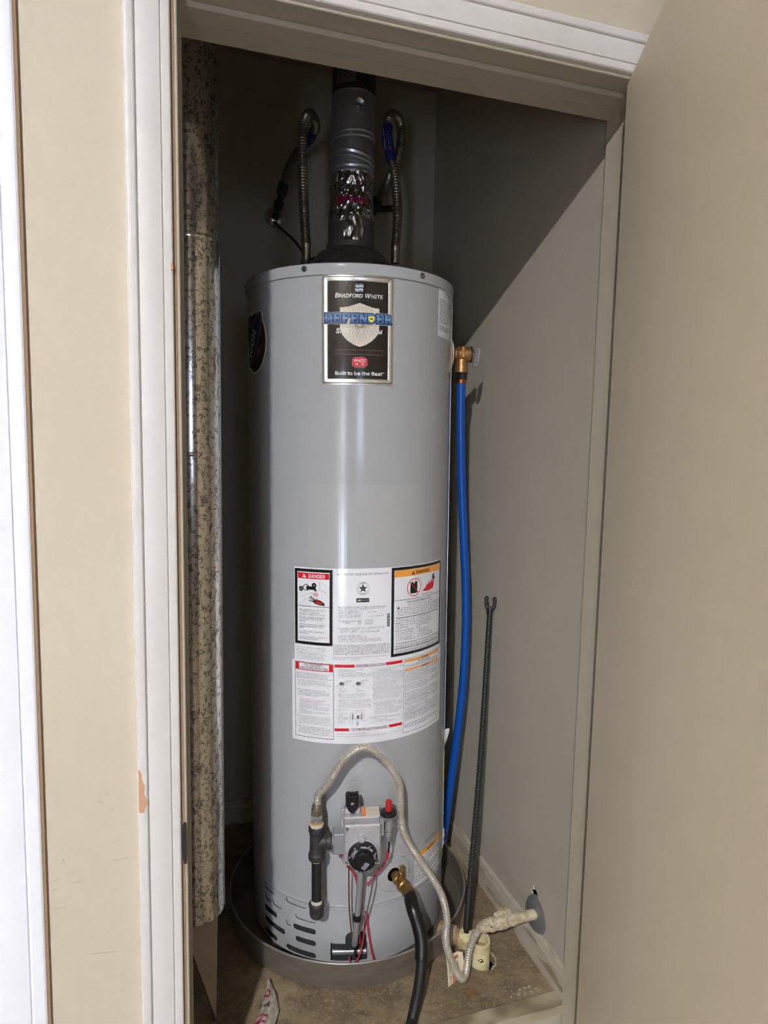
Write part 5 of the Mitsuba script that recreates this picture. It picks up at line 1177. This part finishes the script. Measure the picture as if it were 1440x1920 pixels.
# ------------------------------------------------------------------ litter on the closet floor
thing('plastic_wrapper', 'crumpled clear plastic wrapper with magenta letters on the closet floor', 'wrapper')
nu, nv = 14, 40
g = []
for j in range(nv):
    for i in range(nu):
        t, w_ = j / (nv - 1), i / (nu - 1) - .5
        ctr = np.array([.1790 - .060 * t * t - .008 * (1 - t), .3330 - .150 * t])
        wid = .006 + .034 * min(1, t * 2.2)
        x_, y_ = ctr[0] + w_ * wid * .94, ctr[1] - w_ * wid * .22
        z_ = .003 + .010 * meshkit.fbm(np.array([[x_ * 70, y_ * 60, 1.0]]), 3)[0] + .006 * (1 - (2 * w_) ** 2) + .0035 * abs(math.sin(w_ * 9 + t * 5))
        g.append((x_, y_, z_))
f_ = [(j * nu + i, (j + 1) * nu + i, (j + 1) * nu + i + 1) for j in range(nv - 1) for i in range(nu - 1)] + [(j * nu + i, (j + 1) * nu + i + 1, j * nu + i + 1) for j in range(nv - 1) for i in range(nu - 1)]
wm = trimesh.Trimesh(np.array(g), f_, process=False)
part('plastic_wrapper', 'film', wm, 'wrapper_film', 28)
G = np.array(g).reshape(nv, nu, 3)
def on_film(v):   # v in 0..1: u across, v along from the far end
    i = np.clip(v[:, 0], 0, 1) * (nu - 1); j = np.clip(v[:, 1], 0, 1) * (nv - 1)
    i0, j0 = np.minimum(i.astype(int), nu - 2), np.minimum(j.astype(int), nv - 2); a_, b_ = (i - i0)[:, None], (j - j0)[:, None]
    q = (G[j0, i0] * (1 - a_) + G[j0, i0 + 1] * a_) * (1 - b_) + (G[j0 + 1, i0] * (1 - a_) + G[j0 + 1, i0 + 1] * a_) * b_
    return q + np.c_[0 * v[:, 0], 0 * v[:, 0], .0010 + 0 * v[:, 0]]
pr = Print()
for ch, t in (('O', .22), ('I', .42), ('N', .60), ('O', .80)):
    m_ = text(ch, 0, 0, 1.0, True, anchor='c'); V = m_.vertices.copy()
    m2 = trimesh.Trimesh(np.c_[.24 + (.5 - V[:, 1]) * -.50, t + V[:, 0] * .150, 0 * V[:, 0]], m_.faces, process=False)
    for _ in range(1): m2 = m2.subdivide()
    pr.put(m2, (140, 26, 66) if ch != 'I' else (70, 60, 56))
pm, pc = pr.build(on_film); part('plastic_wrapper', 'lettering', pm, 'print_gloss', smooth=False, color=pc, label='magenta letters')
thing('dry_leaf', 'small curled brown leaf on the closet floor near the front edge', 'leaf')
lf = Polygon([(-.022, 0), (-.012, .008), (.004, .010), (.016, .004), (.024, -.004), (.014, -.009), (-.004, -.008)])
lm = strips(lf, .004); lm.vertices[:, 2] = .0012 + 9 * lm.vertices[:, 1] ** 2 * 3 + .002 * np.abs(lm.vertices[:, 0] / .02)
part('dry_leaf', 'blade', xf(lm, lambda v: v @ np.array([[.74, -.29, 0], [.29, .74, 0], [0, 0, 1.0]]) + [.566, .190, .0005]), 'leaf_brown', True)
thing('floor_grit', 'scattered grit and pale crumbs on the dirty closet floor', 'debris'); labels['floor_grit']['kind'] = 'stuff'
gr = []
for k in range(300):
    x_, y_ = rng.uniform(.08, .73), rng.uniform(.152, .60)
    if math.hypot(x_ - PX, y_ - PY) < PR + .006 or math.hypot(x_ - pcx, y_ - pcy) < .045: continue
    r_ = rng.choice([.0004, .0005, .0006, .0008, .0014])
    m_ = trimesh.creation.icosahedron(); m_.apply_scale([r_ * rng.uniform(.7, 1.6), r_, r_ * .7]); m_.apply_translation([x_, y_, r_ * .4]); gr.append(m_)
for k in range(26):
    x_, y_ = .675 + rng.uniform(-.04, .03), .165 + rng.uniform(-.01, .012); r_ = rng.uniform(.0012, .0030)
    m_ = trimesh.creation.icosahedron(); m_.apply_scale([r_ * 1.5, r_, r_ * .8]); m_.apply_translation([x_, y_, r_ * .5]); gr.append(m_)
add('floor_grit', cat(*gr), 'debris', False)
thing('floor_hole_rim', 'torn rim of vinyl around the floor hole beside the cream stub', 'scrap')
rm = [(pcx + .0065 + (.0308 + .0015 * math.sin(k * 2.1)) * math.cos(t), pcy - .001 + (.0308 + .0012 * math.cos(k * 1.7)) * math.sin(t), .0016 + .0012 * abs(math.sin(k * .9))) for k, t in enumerate(np.linspace(-1.3, 1.5, 24))]
part('floor_hole_rim', 'edge', tube(rm, lambda s, L: .0016 + .0012 * abs(math.sin(s * 220)), 8, .003), 'debris', 40)
